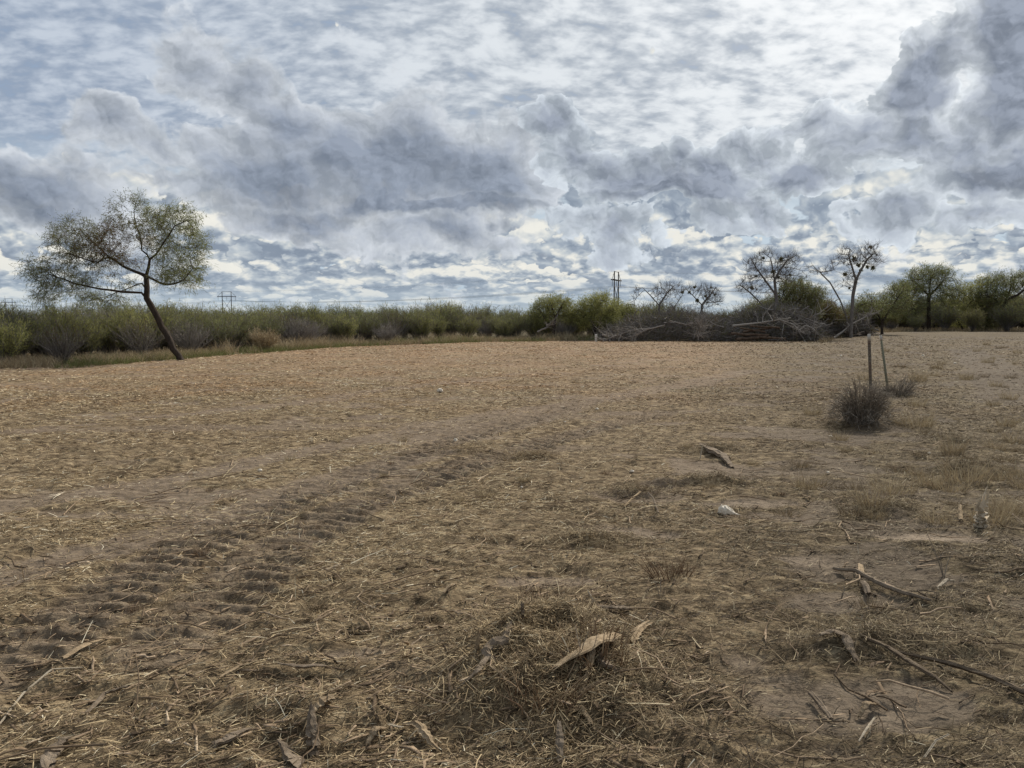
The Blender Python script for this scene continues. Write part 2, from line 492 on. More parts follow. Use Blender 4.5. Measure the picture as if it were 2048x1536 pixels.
def ribbons(base, direc, length, width, bend, tint, segs=2, up=None, taper=0.4):
    """Arrays of bent strips. base, direc n x 3; the strip bends towards bend (n x 3)."""
    n = len(base)
    side = np.cross(direc, up if up is not None else np.tile([0, 0, 1.0], (n, 1)))
    side /= np.linalg.norm(side, axis=1, keepdims=True) + 1e-9
    V = []
    for s in range(segs + 1):
        t = s / segs
        c = base + direc * (length * t)[:, None] + bend * (t * t)
        w = width * (1 - (1 - taper) * t) * 0.5
        V.append(c - side * w[:, None]); V.append(c + side * w[:, None])
    V = np.stack(V, axis=1)                       # n x 2(segs+1) x 3
    k = 2 * (segs + 1)
    idx = np.arange(n)[:, None] * k
    F = np.concatenate([np.stack([idx[:, 0] + 2 * s, idx[:, 0] + 2 * s + 1, idx[:, 0] + 2 * s + 3, idx[:, 0] + 2 * s + 2], axis=1) for s in range(segs)])
    return V.reshape(-1, 3), F, np.repeat(tint, k)

# ------------------------------------------------------------------ materials
def material(name, build):
    m = bpy.data.materials.new(name); m.use_nodes = True
    N = Nodes(m.node_tree)
    out = N.new('ShaderNodeOutputMaterial')
    sh = build(N)
    N.l.new(sh, out.inputs['Surface'])
    return m

def principled(N, color, rough=0.9, normal=None, spec=0.15, trans=0.0):
    p = N.new('ShaderNodeBsdfPrincipled')
    N.put(p.inputs['Base Color'], color if isinstance(color, bpy.types.NodeSocket) else tuple(color) + (1.0,))
    N.put(p.inputs['Roughness'], rough); p.inputs['Specular IOR Level'].default_value = spec
    if normal is not None: N.put(p.inputs['Normal'], normal)
    if trans <= 0: return p.outputs[0]
    t = N.new('ShaderNodeBsdfTranslucent'); N.put(t.inputs['Color'], color if isinstance(color, bpy.types.NodeSocket) else tuple(color) + (1.0,))
    mx = N.new('ShaderNodeMixShader'); mx.inputs[0].default_value = trans
    N.l.new(p.outputs[0], mx.inputs[1]); N.l.new(t.outputs[0], mx.inputs[2])
    return mx.outputs[0]

def tint_ramp_mat(name, stops, rough=0.85, trans=0.0, grain=0.0, scale=30.0, patch=None, spec=0.15):
    def b(N):
        a = N.new('ShaderNodeAttribute', attribute_name='tint').outputs['Fac']
        pos = N.new('ShaderNodeNewGeometry').outputs['Position']
        f = a
        if patch: f = N.m('ADD', a, N.mul(N.sub(N.noise(pos, patch[0], 3), 0.5), patch[1]), clamp=True)
        c = N.ramp(f, stops)
        nrm = None
        if grain:
            obj = N.new('ShaderNodeTexCoord').outputs['Object']
            g = N.noise(obj, scale, 5, 0.65)
            c = N.mix(1.0, c, N.ramp(g, [(0.3, (1 - grain,) * 3), (0.7, (1 + grain,) * 3)]), 'MULTIPLY')
            bn = N.new('ShaderNodeBump'); N.put(bn.inputs['Height'], g); bn.inputs['Strength'].default_value = 0.6; bn.inputs['Distance'].default_value = 0.3 / scale
            nrm = bn.outputs[0]
        return principled(N, c, rough, nrm, spec, trans)
    return material(name, b)

def ground_shader(N):
    pos = N.new('ShaderNodeNewGeometry').outputs['Position']
    bare = N.new('ShaderNodeAttribute', attribute_name='tint').outputs['Fac']
    X, Y, Z = N.sep(pos)
    dist = N.v('LENGTH', pos)
    stretch = N.v('MULTIPLY', pos, (0.35, 1.0, 1.0))
    big = N.noise(pos, 0.22, 4, 0.6)
    mid = N.noise(stretch, 1.6, 5, 0.65)
    fine = N.noise(N.v('MULTIPLY', pos, (0.5, 1.0, 1.0)), 14.0, 5, 0.7)
    grit = N.noise(pos, 90.0, 4, 0.7)
    soil = N.ramp(fine, [(0.25, (0.115, 0.086, 0.060)), (0.55, (0.21, 0.162, 0.115)), (0.8, (0.34, 0.27, 0.195))])
    litter = N.ramp(fine, [(0.28, (0.045, 0.033, 0.021)), (0.46, (0.15, 0.110, 0.066)), (0.60, (0.30, 0.228, 0.138)), (0.76, (0.50, 0.405, 0.26))])
    c = N.mix(N.step(bare, 0.2, 0.8), litter, soil)
    # redder mulch far out on the open field, greyer and darker towards the posts
    field = N.mul(N.step(Y, 6.0, 40.0), N.step(N.m('DIVIDE', X, N.m('MAXIMUM', Y, 1.0)), 0.38, 0.22))
    c = N.mix(N.mul(field, N.step(mid, 0.25, 0.75, 0.15, 1.0)), c, N.mix(fine, (0.175, 0.105, 0.062), (0.45, 0.315, 0.195)))
    side = N.step(N.m('DIVIDE', X, N.m('MAXIMUM', Y, 1.0)), 0.20, 0.50)
    c = N.mix(N.mul(side, 0.8), c, N.mix(1.0, c, (0.60, 0.62, 0.62), 'MULTIPLY'))
    c = N.mix(N.step(big, 0.35, 0.65, 0.0, 0.35), c, N.mix(1.0, c, (0.68, 0.66, 0.66), 'MULTIPLY'))
    sand = N.new('ShaderNodeAttribute', attribute_name='sand').outputs['Fac']
    c = N.mix(N.mul(sand, 0.75), c, N.mix(mid, (0.19, 0.145, 0.10), (0.42, 0.335, 0.25)))
    verge = N.new('ShaderNodeAttribute', attribute_name='verge').outputs['Fac']
    c = N.mix(verge, c, N.mix(mid, (0.075, 0.058, 0.032), (0.17, 0.14, 0.08)))
    c = N.mix(1.0, c, N.ramp(grit, [(0.3, (0.72, 0.72, 0.72)), (0.7, (1.3, 1.3, 1.3))]), 'MULTIPLY')
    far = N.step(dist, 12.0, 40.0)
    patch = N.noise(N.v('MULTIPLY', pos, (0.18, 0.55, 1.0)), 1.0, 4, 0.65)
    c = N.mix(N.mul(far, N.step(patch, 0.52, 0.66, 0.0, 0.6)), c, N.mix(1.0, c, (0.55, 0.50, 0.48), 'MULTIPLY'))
    near = N.sub(1.0, N.mul(far, 0.85))
    h = N.mul(near, N.add(N.mul(fine, 0.030), N.add(N.mul(grit, 0.006), N.mul(mid, 0.05))))
    bn = N.new('ShaderNodeBump'); N.put(bn.inputs['Height'], h); bn.inputs['Strength'].default_value = 0.9; bn.inputs['Distance'].default_value = 1.0
    return principled(N, c, 0.95, bn.outputs[0], 0.1)
M_ground = material('field_soil', ground_shader)

# ------------------------------------------------------------------ the ground: one sheet to the horizon
def build_ground():
    a_front = np.radians(np.concatenate([np.arange(-62, -42, 0.5), np.arange(-42, 42, 0.11), np.arange(42, 62, 0.5)]))
    a_back = np.radians(np.arange(62, 298, 4.0))
    A = np.concatenate([a_front, a_back])
    rs = [0.6]
    while rs[-1] < 2600:
        r = rs[-1]
        k = 1.05 if r < 2.2 else (1.0045 if r < 14 else (1.008 if r < 30 else (1.02 if r < 110 else 1.25)))
        rs.append(r * k)
    Rr = np.array(rs)
    AA, RR = np.meshgrid(A, Rr)
    X = np.sin(AA) * RR; Y = np.cos(AA) * RR
    Z = height(X, Y)
    Z = np.where(RR > 130, Z * 0.3, Z)
    B = bare_field(X, Y)
    nr, na = X.shape
    v = np.stack([X.ravel(), Y.ravel(), Z.ravel()], axis=1)
    v = np.concatenate([v, [[0, 0, float(height(0.0, 0.01))]]])
    i = np.arange(nr - 1)[:, None] * na + np.arange(na)[None, :]
    j = np.arange(nr - 1)[:, None] * na + (np.arange(na)[None, :] + 1) % na
    f = np.stack([i, i + na, j + na, j], axis=-1).reshape(-1, 4)[:, ::-1]
    cen = len(v) - 1
    k = np.arange(0, na - 1, 2)
    fan = np.stack([np.full(len(k), cen), k, k + 1, (k + 2) % na], axis=1)[:, ::-1]
    f = np.concatenate([f, fan])
    o = mesh_object('ground', v, f, M_ground, tint=np.concatenate([B.ravel(), [0.5]]), smooth=True)
    ex = np.interp(np.arctan2(X, Y).ravel(), EDGE_AZ, EDGE_R)
    wob = vnoise(X, Y, 0.35, 71, 3).ravel() * 1.2
    vg = sstep(np.hypot(X, Y).ravel(), ex - 0.3 + wob, ex + 0.9 + wob)
    at = o.data.attributes.new('verge', 'FLOAT', 'POINT')
    at.data.foreach_set('value', np.concatenate([vg, [0.0]]).astype(np.float32))
    at = o.data.attributes.new('sand', 'FLOAT', 'POINT')
    at.data.foreach_set('value', np.concatenate([sand_field(X, Y).ravel(), [0.0]]).astype(np.float32))
    tag(o, 'brown mulched field of bare soil and chopped litter', 'ground', kind='structure')
    return o
build_ground()
# ================================================================== litter lying on the field (nobody could count it)
STRAW = [(0.0, (0.055, 0.038, 0.022)), (0.25, (0.17, 0.120, 0.068)), (0.5, (0.36, 0.265, 0.150)), (0.72, (0.56, 0.44, 0.26)), (0.93, (0.72, 0.61, 0.40)), (1.0, (0.80, 0.72, 0.54))]
def straw_shader(N):
    a = N.new('ShaderNodeAttribute', attribute_name='tint').outputs['Fac']
    pos = N.new('ShaderNodeNewGeometry').outputs['Position']
    X, Y, Z = N.sep(pos)
    c = N.ramp(a, STRAW)
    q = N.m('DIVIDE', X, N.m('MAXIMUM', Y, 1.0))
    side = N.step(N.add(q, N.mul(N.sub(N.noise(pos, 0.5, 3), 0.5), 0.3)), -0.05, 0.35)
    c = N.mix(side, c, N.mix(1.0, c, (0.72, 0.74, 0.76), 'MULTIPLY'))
    red = N.mul(N.step(N.noise(pos, 0.35, 3), 0.42, 0.62), N.step(Y, 6.0, 22.0))
    c = N.mix(N.mul(red, 0.9), c, N.mix(1.0, c, (0.98, 0.74, 0.60), 'MULTIPLY'))
    return principled(N, c, 0.8, None, 0.2)
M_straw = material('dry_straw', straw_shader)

def scatter(n, r0, r1, amax=0.80, power=1.0):
    """n points over the wedge in view, density falling with distance."""
    a = rng.uniform(-amax, amax, n)
    u = rng.uniform(0, 1, n)
    r = (r0 ** (2 - power) + u * (r1 ** (2 - power) - r0 ** (2 - power))) ** (1 / (2 - power)) if power != 2 else r0 * (r1 / r0) ** u
    return np.sin(a) * r, np.cos(a) * r, r

def normal_tangent(x, y, ang):
    e = 0.02
    hx = (height(x + e * np.cos(ang), y + e * np.sin(ang)) - height(x - e * np.cos(ang), y - e * np.sin(ang))) / (2 * e)
    return hx

def straw_layer(n, r0, r1, lmin, lmax, w0, power, lift, seed, mean=0.5, amax=0.8, thin=1.0):
    x, y, r = scatter(n, r0, r1, amax, power)
    b = bare_field(x, y)
    q = x / np.maximum(y, 1)
    feather = (sstep(r, r0 * 0.9, r0 * 1.35) if r0 > 3 else 1.0) * sstep(r, r1 * 1.0, r1 * 0.72)
    keep = rng.uniform(0, 1, n) < feather * (1 - 0.80 * b) * (1 - 0.6 * sand_field(x, y)) * (0.25 + 0.75 * sstep(vnoise(x * .7, y * 1.3, 2.4, 5, 4, .6), -0.4, 0.15)) * thin
    x, y, r, b, q = x[keep], y[keep], r[keep], b[keep], q[keep]
    n = len(x)
    grain = math.radians(28) + 0.5 * vnoise(x, y, 0.5, seed + 1, 2)
    ang = np.where(rng.uniform(0, 1, n) < 0.45, grain + rng.normal(0, 0.35, n), rng.uniform(0, 2 * math.pi, n))
    ang = np.where(rng.uniform(0, 1, n) < 0.5, ang, ang + math.pi)
    L = lmin + (lmax - lmin) * rng.uniform(0, 1, n) ** 2.4
    slope = np.clip(normal_tangent(x, y, ang), -1.2, 1.2)
    tilt = np.arctan(slope) + np.abs(rng.normal(0, 0.10, n)) + (rng.uniform(0, 1, n) < 0.05) * rng.uniform(0.2, 0.9, n)
    d = np.stack([np.cos(ang) * np.cos(tilt), np.sin(ang) * np.cos(tilt), np.sin(tilt)], axis=1)
    z = height(x, y) + lift * rng.uniform(0.1, 1, n)
    base = np.stack([x, y, z], axis=1) - d * (L * 0.5)[:, None] * np.array([1, 1, 0.55])
    bend = rng.normal(0, 1, (n, 3)) * (L * 0.13)[:, None]; bend[:, 2] = -np.abs(bend[:, 2]) * 0.6
    up = rng.normal(0, 0.5, (n, 3)) + np.array([0, 0, 1.0])
    w = w0 * rng.uniform(0.5, 1.5, n) * np.maximum(r / 4.5, 1.0) ** 0.75
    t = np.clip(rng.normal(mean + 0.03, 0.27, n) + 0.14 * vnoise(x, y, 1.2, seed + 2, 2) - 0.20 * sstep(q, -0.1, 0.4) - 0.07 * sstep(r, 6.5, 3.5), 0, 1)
    return ribbons(base, d, L, w, bend, t, 2, up, 0.55)

def stuff_from(name, layers, mat, label, cat):
    off = 0; Vs, Fs, Ts = [], [], []
    for V, F, T in layers:
        Vs.append(V); Fs.append(F + off); Ts.append(T); off += len(V)
    o = mesh_object(name, np.concatenate(Vs), np.concatenate(Fs), mat, None, np.concatenate(Ts))
    tag(o, label, cat, kind='stuff')
    return o

def heap_layer(n, lmin, lmax, w0, seed, mean):
    """Matted straw thrown on the heap and the humps, standing at every angle."""
    r = np.random.default_rng(seed)
    C = [(MOUND, .55, .85, 1.0)] + [((h[0]), h[1] * 1.5, h[2] * 1.5, .07) for h in HUMPS[:12]]
    wt = np.array([c[3] for c in C]); k = r.choice(len(C), n, p=wt / wt.sum())
    cx = np.array([c[0][0] for c in C])[k]; cy = np.array([c[0][1] for c in C])[k]
    x = cx + r.normal(0, .42, n) * np.array([c[1] for c in C])[k]; y = cy + r.normal(0, .42, n) * np.array([c[2] for c in C])[k]
    a = r.uniform(0, 6.28, n); t = r.normal(0.05, .38, n)
    d = np.stack([np.cos(a) * np.cos(t), np.sin(a) * np.cos(t), np.sin(t)], axis=1)
    L = lmin + (lmax - lmin) * r.uniform(0, 1, n) ** 2.2
    P = np.stack([x, y, height(x, y) + r.uniform(.004, .05, n)], axis=1) - d * (L * .5)[:, None]
    b = r.normal(0, .22, (n, 3)) * L[:, None]; b[:, 2] = -np.abs(b[:, 2])
    return ribbons(P, d, L, w0 * r.uniform(.5, 1.5, n), b, np.clip(r.normal(mean, .2, n), 0, 1), 2, r.normal(0, .6, (n, 3)) + [0, 0, 1.0], .5)

stuff_from('straw_litter', [
    heap_layer(44000, .015, .11, .0028, 55, .42),
    straw_layer(230000, 2.2, 8.0, 0.012, 0.085, 0.0027, 0.6, 0.022, 61, 0.42),
    straw_layer(2600, 2.2, 10.0, 0.09, 0.26, 0.0038, 0.6, 0.035, 65, 0.62),
    straw_layer(270000, 5.0, 24.0, 0.025, 0.12, 0.0030, 0.9, 0.025, 71, 0.46),
    straw_layer(270000, 13.0, 80.0, 0.05, 0.18, 0.0036, 1.2, 0.03, 81, 0.56),
], M_straw, 'pale chopped straw scattered over the brown field', 'straw')

def chip_layer(n, r0, r1, power, smin, smax, seed, zone):
    """Split slivers of wood: flattened, pointed, eight-cornered."""
    x, y, r = scatter(n, r0, r1, 0.8, power)
    keep = rng.uniform(0, 1, n) < zone(x, y); x, y = x[keep], y[keep]; n = len(x)
    ang = np.where(rng.uniform(0, 1, n) < 0.5, math.radians(25) + rng.normal(0, 0.4, n), rng.uniform(0, 2 * math.pi, n))
    L = smin + (smax - smin) * rng.uniform(0, 1, n) ** 3.2
    w = L * rng.uniform(0.05, 0.20, n) * (1 - 0.35 * L / smax); h = w * rng.uniform(0.12, 0.4, n)
    tilt = rng.normal(0.06, 0.16, n); roll = rng.normal(0, 0.4, n)
    d = np.stack([np.cos(ang) * np.cos(tilt), np.sin(ang) * np.cos(tilt), np.sin(tilt)], axis=1)
    s = np.cross(d, np.tile([0, 0, 1.0], (n, 1))); s /= np.linalg.norm(s, axis=1, keepdims=True)
    u = np.cross(s, d)
    s2 = s * np.cos(roll)[:, None] + u * np.sin(roll)[:, None]; u2 = np.cross(s2, d)
    c = np.stack([x, y, height(x, y) + 0.012 + h * 0.5], axis=1)
    V = []
    jit = lambda: rng.uniform(0.45, 1.4, n)[:, None]
    kink = [rng.normal(0, 0.10, n)[:, None] * L[:, None] for _ in range(4)]
    for ei, (e, k) in enumerate(((-0.5, 0.95), (-0.15, 1.0), (0.25, 0.85), (0.5, 0.5))):
        for a, b in ((-1, -1), (1, -1), (1, 1), (-1, 1)):
            V.append(c + s2 * kink[ei] * 0.5 + d * (L * e)[:, None] * jit() + s2 * (w * 0.5 * a * k)[:, None] * jit() + u2 * (h * 0.5 * b * k)[:, None] * jit())
    V = np.stack(V, axis=1)
    base = np.arange(n)[:, None] * 16
    q = []
    for i in range(3):
        for k in range(4):
            k2 = (k + 1) % 4
            q.append([i * 4 + k, i * 4 + k2, i * 4 + 4 + k2, i * 4 + 4 + k])
    q += [[3, 2, 1, 0], [12, 13, 14, 15]]
    F = (base[:, :, None] + np.array(q)[None]).reshape(-1, 4)
    t = np.clip(rng.normal(0.34, 0.22, n), 0, 0.9)
    return V.reshape(-1, 3), F, np.repeat(t, 16)

WOOD = [(0.0, (0.07, 0.048, 0.030)), (0.35, (0.19, 0.135, 0.085)), (0.65, (0.34, 0.25, 0.165)), (0.9, (0.50, 0.39, 0.27)), (1.0, (0.68, 0.57, 0.42))]
M_chip = tint_ramp_mat('split_wood', WOOD, 0.85, grain=0.35, scale=60.0)
near_left = lambda x, y: np.clip(sstep(x / np.maximum(y, 1), 0.30, -0.25) * sstep(np.hypot(x, y), 6.5, 3.2) + 0.12 + 0.95 * (np.hypot((x - MOUND[0]) / 0.7, (y - MOUND[1]) / 1.0) < 1.1), 0, 1)
stuff_from('wood_chip_litter', [
    chip_layer(24000, 2.2, 7.5, 0.7, 0.012, 0.13, 91, near_left),
    chip_layer(9000, 6.5, 45.0, 1.2, 0.03, 0.15, 93, lambda x, y: np.full(len(x), 0.6) * (1 - 0.6 * bare_field(x, y))),
], M_chip, 'brown splinters and chips of shredded wood strewn on the soil', 'wood chips')
# thin twigs among the straw
def twigs(n, r0, r1):
    G = Geo()
    x, y, r = scatter(n, r0, r1, 0.8, 0.8)
    hz = height(x, y)
    for i in range(n):
        L = RT.uniform(0.12, 0.5); a = RT.uniform(0, 6.28); k = 4
        p = np.array([x[i], y[i], hz[i] + 0.02]); pts = [p.copy()]
        for s in range(k):
            a += RT.gauss(0, 0.35); p = p + np.array([math.cos(a), math.sin(a), RT.gauss(0.02, 0.14)]) * L / k
            p[2] = max(p[2], float(height(p[0], p[1])) + 0.004); pts.append(p.copy())
        rr = RT.uniform(0.002, 0.006)
        G.tube(pts, [rr, rr, rr * .9, rr * .8, rr * .5], 4, RT.uniform(0.1, 0.75))
    return G
o = twigs(520, 2.3, 11.0).build('twig_litter', M_chip)
tag(o, 'thin broken twigs lying among the straw', 'twigs', kind='stuff')
# ================================================================== plants
def bark_mat(name, dark, light, scale=9.0):
    def b(N):
        obj = N.new('ShaderNodeTexCoord').outputs['Object']
        g = N.noise(N.v('MULTIPLY', obj, (1, 1, 0.35)), scale, 5, 0.7)
        c = N.ramp(g, [(0.3, dark), (0.7, light)])
        bn = N.new('ShaderNodeBump'); N.put(bn.inputs['Height'], g); bn.inputs['Distance'].default_value = 0.05
        return principled(N, c, 0.9, bn.outputs[0], 0.1)
    return material(name, b)
M_bark = bark_mat('mesquite_bark', (0.028, 0.022, 0.018), (0.085, 0.066, 0.052))
M_grey_bark = bark_mat('grey_bark', (0.10, 0.088, 0.078), (0.26, 0.235, 0.21))
M_pale_wood = bark_mat('bleached_wood', (0.20, 0.18, 0.155), (0.46, 0.42, 0.37))
M_leaf = tint_ramp_mat('mesquite_leaf', [(0.0, (0.15, 0.085, 0.035)), (0.3, (0.15, 0.150, 0.062)), (0.65, (0.21, 0.235, 0.088)), (1.0, (0.34, 0.36, 0.15))], 0.6, trans=0.35, spec=0.2)
M_leaf_bright = tint_ramp_mat('retama_leaf', [(0.0, (0.17, 0.14, 0.065)), (0.35, (0.195, 0.195, 0.075)), (0.7, (0.275, 0.28, 0.095)), (1.0, (0.42, 0.41, 0.15))], 0.6, trans=0.35, spec=0.2)
M_twig = tint_ramp_mat('shrub_twig', [(0.0, (0.075, 0.065, 0.058)), (0.5, (0.175, 0.157, 0.142)), (1.0, (0.34, 0.31, 0.285))], 0.9)
M_pale_twig = tint_ramp_mat('bleached_twig', [(0.0, (0.10, 0.088, 0.078)), (0.5, (0.24, 0.215, 0.19)), (1.0, (0.44, 0.41, 0.37))], 0.9)
M_dry = tint_ramp_mat('dry_weed', [(0.0, (0.12, 0.09, 0.055)), (0.4, (0.27, 0.21, 0.13)), (0.75, (0.44, 0.35, 0.22)), (1.0, (0.58, 0.49, 0.32))], 0.85, trans=0.15)
M_green_grass = tint_ramp_mat('low_green_weed', [(0.0, (0.22, 0.17, 0.10)), (0.4, (0.15, 0.155, 0.06)), (1.0, (0.22, 0.24, 0.09))], 0.8, trans=0.2)
M_brown_stub = tint_ramp_mat('brown_stubble', [(0.0, (0.075, 0.045, 0.027)), (0.5, (0.20, 0.13, 0.078)), (1.0, (0.42, 0.32, 0.20))], 0.85)

def grow(nodes, parents, attract, step, infl, kill, iters, bias=(0, 0, 0), seed=0):
    """Space colonisation: limbs reach for the points in attract."""
    r = np.random.default_rng(seed)
    P = [np.array(p, float) for p in nodes]; par = list(parents)
    A = np.array(attract); arr = np.array(P)
    dist = np.full(len(A), 1e9); near = np.zeros(len(A), int)
    def update(new_idx):
        pts = np.array([P[i] for i in new_idx])
        for s in range(0, len(pts), 400):
            D2 = np.linalg.norm(A[:, None, :] - pts[None, s:s + 400], axis=2)
            k = D2.argmin(axis=1); dm = D2[np.arange(len(A)), k]
            m = dm < dist
            dist[m] = dm[m]; near[m] = np.array(new_idx)[s + k[m]]
    update(list(range(len(P))))
    bias = np.array(bias)
    made = {}
    for _ in range(iters):
        act = (dist < infl) & (dist > kill)
        if not act.any(): break
        ids = near[act]; vec = A[act] - np.array(P)[ids]; vec /= np.linalg.norm(vec, axis=1, keepdims=True)
        uq, inv = np.unique(ids, return_inverse=True)
        acc = np.zeros((len(uq), 3)); np.add.at(acc, inv, vec)
        new = []
        for k, nid in enumerate(uq):
            if made.get(nid, 0) >= 3: continue
            d = acc[k]; d = d / (np.linalg.norm(d) + 1e-9) + bias + r.normal(0, 0.16, 3)
            d /= np.linalg.norm(d) + 1e-9
            P.append(P[nid] + d * step * r.uniform(0.8, 1.2)); par.append(int(nid)); new.append(len(P) - 1)
            made[nid] = made.get(nid, 0) + 1
        if not new: break
        update(new)
    return np.array(P), np.array(par)

def limb_radii(par, tip, power, base=None):
    n = len(par); acc = np.zeros(n); kids = np.zeros(n, int)
    for i in range(n - 1, 0, -1):
        if par[i] >= 0: kids[par[i]] += 1
    order = sorted(range(n), key=lambda i: -i)
    for i in order:
        if kids[i] == 0: acc[i] = tip ** power
        if par[i] >= 0: acc[par[i]] += acc[i]
    rad = acc ** (1 / power)
    if base: rad = np.minimum(rad * (base / rad[0]) ** np.clip(np.log(rad / tip) / math.log(rad[0] / tip), 0, 1), base)
    return rad, kids

def limb_geo(P, par, rad, G=None, tint=None):
    """Chains of thick-to-thin tubes following the thickest child."""
    G = G or Geo(); n = len(P)
    kids = [[] for _ in range(n)]
    for i in range(n):
        if par[i] >= 0: kids[par[i]].append(i)
    starts = [(0, None)]
    while starts:
        s, frm = starts.pop()
        ch = [s] if frm is None else [frm, s]
        c = s
        while kids[c]:
            ks = sorted(kids[c], key=lambda k: -rad[k])
            for o in ks[1:]: starts.append((o, c))
            c = ks[0]; ch.append(c)
        if len(ch) < 2: continue
        rr = rad[ch].copy()
        if frm is not None: rr[0] = min(rr[0], rr[1] * 1.15)
        sides = 8 if rr.max() > 0.06 else (5 if rr.max() > 0.02 else 3)
        G.tube(P[ch], rr, sides, RT.uniform(0.2, 0.9) if tint is None else tint, close=False)
    return G

def leaf_geo(pts, dirs, per, length, width, droop, tint_mean, spread=0.25, seed=3, segs=1):
    r = np.random.default_rng(seed)
    n = len(pts) * per
    P = np.repeat(pts, per, axis=0) + r.normal(0, spread, (n, 3)) * np.array([1, 1, 0.8])
    d = np.repeat(dirs, per, axis=0) * 0.6 + r.normal(0, 0.75, (n, 3)) + np.array([0, 0, -droop])
    d /= np.linalg.norm(d, axis=1, keepdims=True)
    L = length * r.uniform(0.5, 1.4, n); w = width * r.uniform(0.6, 1.4, n)
    bend = np.zeros((n, 3)); bend[:, 2] = -L * 0.35 * droop
    tm = np.repeat(tint_mean, per) if hasattr(tint_mean, '__len__') else tint_mean
    t = np.clip(tm + r.normal(0, 0.18, n), 0, 1)
    return ribbons(P, d, L, w, bend, t, segs, r.normal(0, 1, (n, 3)), 0.5)

def ellipsoid_points(blobs, r):
    out = []
    for (c, rad, n) in blobs:
        u = r.normal(0, 1, (n, 3)); u /= np.linalg.norm(u, axis=1, keepdims=True)
        out.append(np.array(c) + u * np.array(rad) * (r.uniform(0, 1, n) ** 0.42)[:, None])
    return np.concatenate(out)

def skeleton(chains, y0, seed):
    """chains: list of (attach index or None, [(px, py, depth offset)]) -> nodes, parents, subdivided."""
    nodes, par = [], []
    ends = []
    for att, pts in chains:
        prev = None if att is None else ends[att[0]][att[1]]
        ids = []
        for (px, py, dd) in pts:
            q = at_depth(px, py, y0 + dd)
            q = np.array(q)
            if prev is not None:
                a = nodes[prev]; L = np.linalg.norm(q - a); k = max(1, int(L / 0.28))
                for s in range(1, k + 1):
                    nodes.append(a + (q - a) * s / k); par.append(prev); prev = len(nodes) - 1
            else:
                nodes.append(q); par.append(-1); prev = len(nodes) - 1
            ids.append(prev)
        ends.append(ids)
    return nodes, par

def blobs_px(lst, y0, n):
    out = []
    tot = sum(rx * ry for _, _, rx, ry, _, _ in lst)
    for (px, py, rx, ry, dd, dr) in lst:
        c = at_depth(px, py, y0 + dd); k = y0 / FPX
        out.append((c, (rx * k, dr, ry * k), int(n * rx * ry / tot)))
    return out

def make_tree(name, chains, blobs, y0, n_att, label, cat, bark, leafm, base_r, step=0.26, infl=1.3, kill=0.24, leaf=None, tip=0.006, seed=1, group=None, bias=(0, 0, 0), tint_fn=None, spray=None, gaps=None, thin=None):
    nodes, par = skeleton(chains, y0, seed)
    r = np.random.default_rng(seed)
    att = ellipsoid_points(blobs_px(blobs, y0, n_att), r)
    if gaps is not None:
        gn = np.array([mnoise.noise(Vector(a) * (1.1 * 30 / y0) + Vector((seed, 0, 0))) for a in att])
        att = att[gn > -gaps]
    P, par = grow(nodes, par, att, step, infl, kill, 60, bias, seed)
    origin = Vector(P[0]); 
    rad, kids = limb_radii(par, tip, 2.1, base_r)
    if thin:
        far_out = sstep(np.linalg.norm(P - P[0], axis=1), 3.4, 4.4)
        rad = np.maximum(rad * (1 - (1 - thin) * far_out), tip)
        P = P + np.random.default_rng(seed).normal(0, .028, P.shape) * (np.arange(len(P)) > 0)[:, None]
    root = empty(name, origin)
    tag(root, label, cat, group)
    L = P - P[0]
    L[0][2] -= 0.12; rad[0] *= 1.35
    limb_geo(L, par, rad).build('trunk', bark, root, smooth=True)
    if spray:
        m = np.where((rad < spray.get('maxr', tip * 2.6)) & (par >= 0))[0]
        rr = np.random.default_rng(seed + 50); n = len(m) * spray['per']
        idx = np.repeat(m, spray['per'])
        d0 = L[idx] - L[par[idx]]; d0 /= np.linalg.norm(d0, axis=1, keepdims=True) + 1e-9
        cen = L[m].mean(axis=0); cen[2] -= spray.get('down', 1.0)
        o = L[idx] - cen; o /= np.linalg.norm(o, axis=1, keepdims=True) + 1e-9
        d = d0 * 0.5 + o * spray.get('out', 0.6) + rr.normal(0, spray.get('rand', 0.35), (n, 3)) + np.array([0, 0, spray.get('up', 0.2)])
        d /= np.linalg.norm(d, axis=1, keepdims=True)
        ln = spray['len'] * rr.uniform(0.35, 1.3, n)
        bend = rr.normal(0, 0.12, (n, 3)) * ln[:, None]; bend[:, 2] += spray.get('curl', 0.0) * ln
        TV, TF, TT = ribbons(L[idx] + (L[par[idx]] - L[idx]) * rr.uniform(0, 1, (n, 1)), d, ln, np.full(n, spray['w']), bend, np.clip(rr.normal(spray.get('tint', .4), .18, n), 0, 1), 2, rr.normal(0, 1, (n, 3)), 0.4)
        mesh_object('twig_spray', TV, TF, spray.get('mat', M_twig), root, TT)
        tips = TV.reshape(n, 6, 3)[:, 4:6].mean(axis=1); mids = TV.reshape(n, 6, 3)[:, 2:4].mean(axis=1)
    if leaf:
        m = rad < leaf.get('maxr', tip * 2.2)
        pts = L[m]; dirs = pts - L[np.maximum(par[m], 0)]
        nz = np.linalg.norm(dirs, axis=1, keepdims=True); dirs = dirs / np.maximum(nz, 1e-6)
        if spray:
            pts = np.concatenate([pts, tips, mids]); dirs = np.concatenate([dirs, d, d])
        tm = leaf['tint'] if tint_fn is None else tint_fn(pts + P[0])
        V, F, T = leaf_geo(pts, dirs, leaf['per'], leaf['len'], leaf['w'], leaf['droop'], tm, leaf.get('spread', 0.14), seed)
        mesh_object('crown', V, F, leafm, root, T)
    return root, P, par, rad

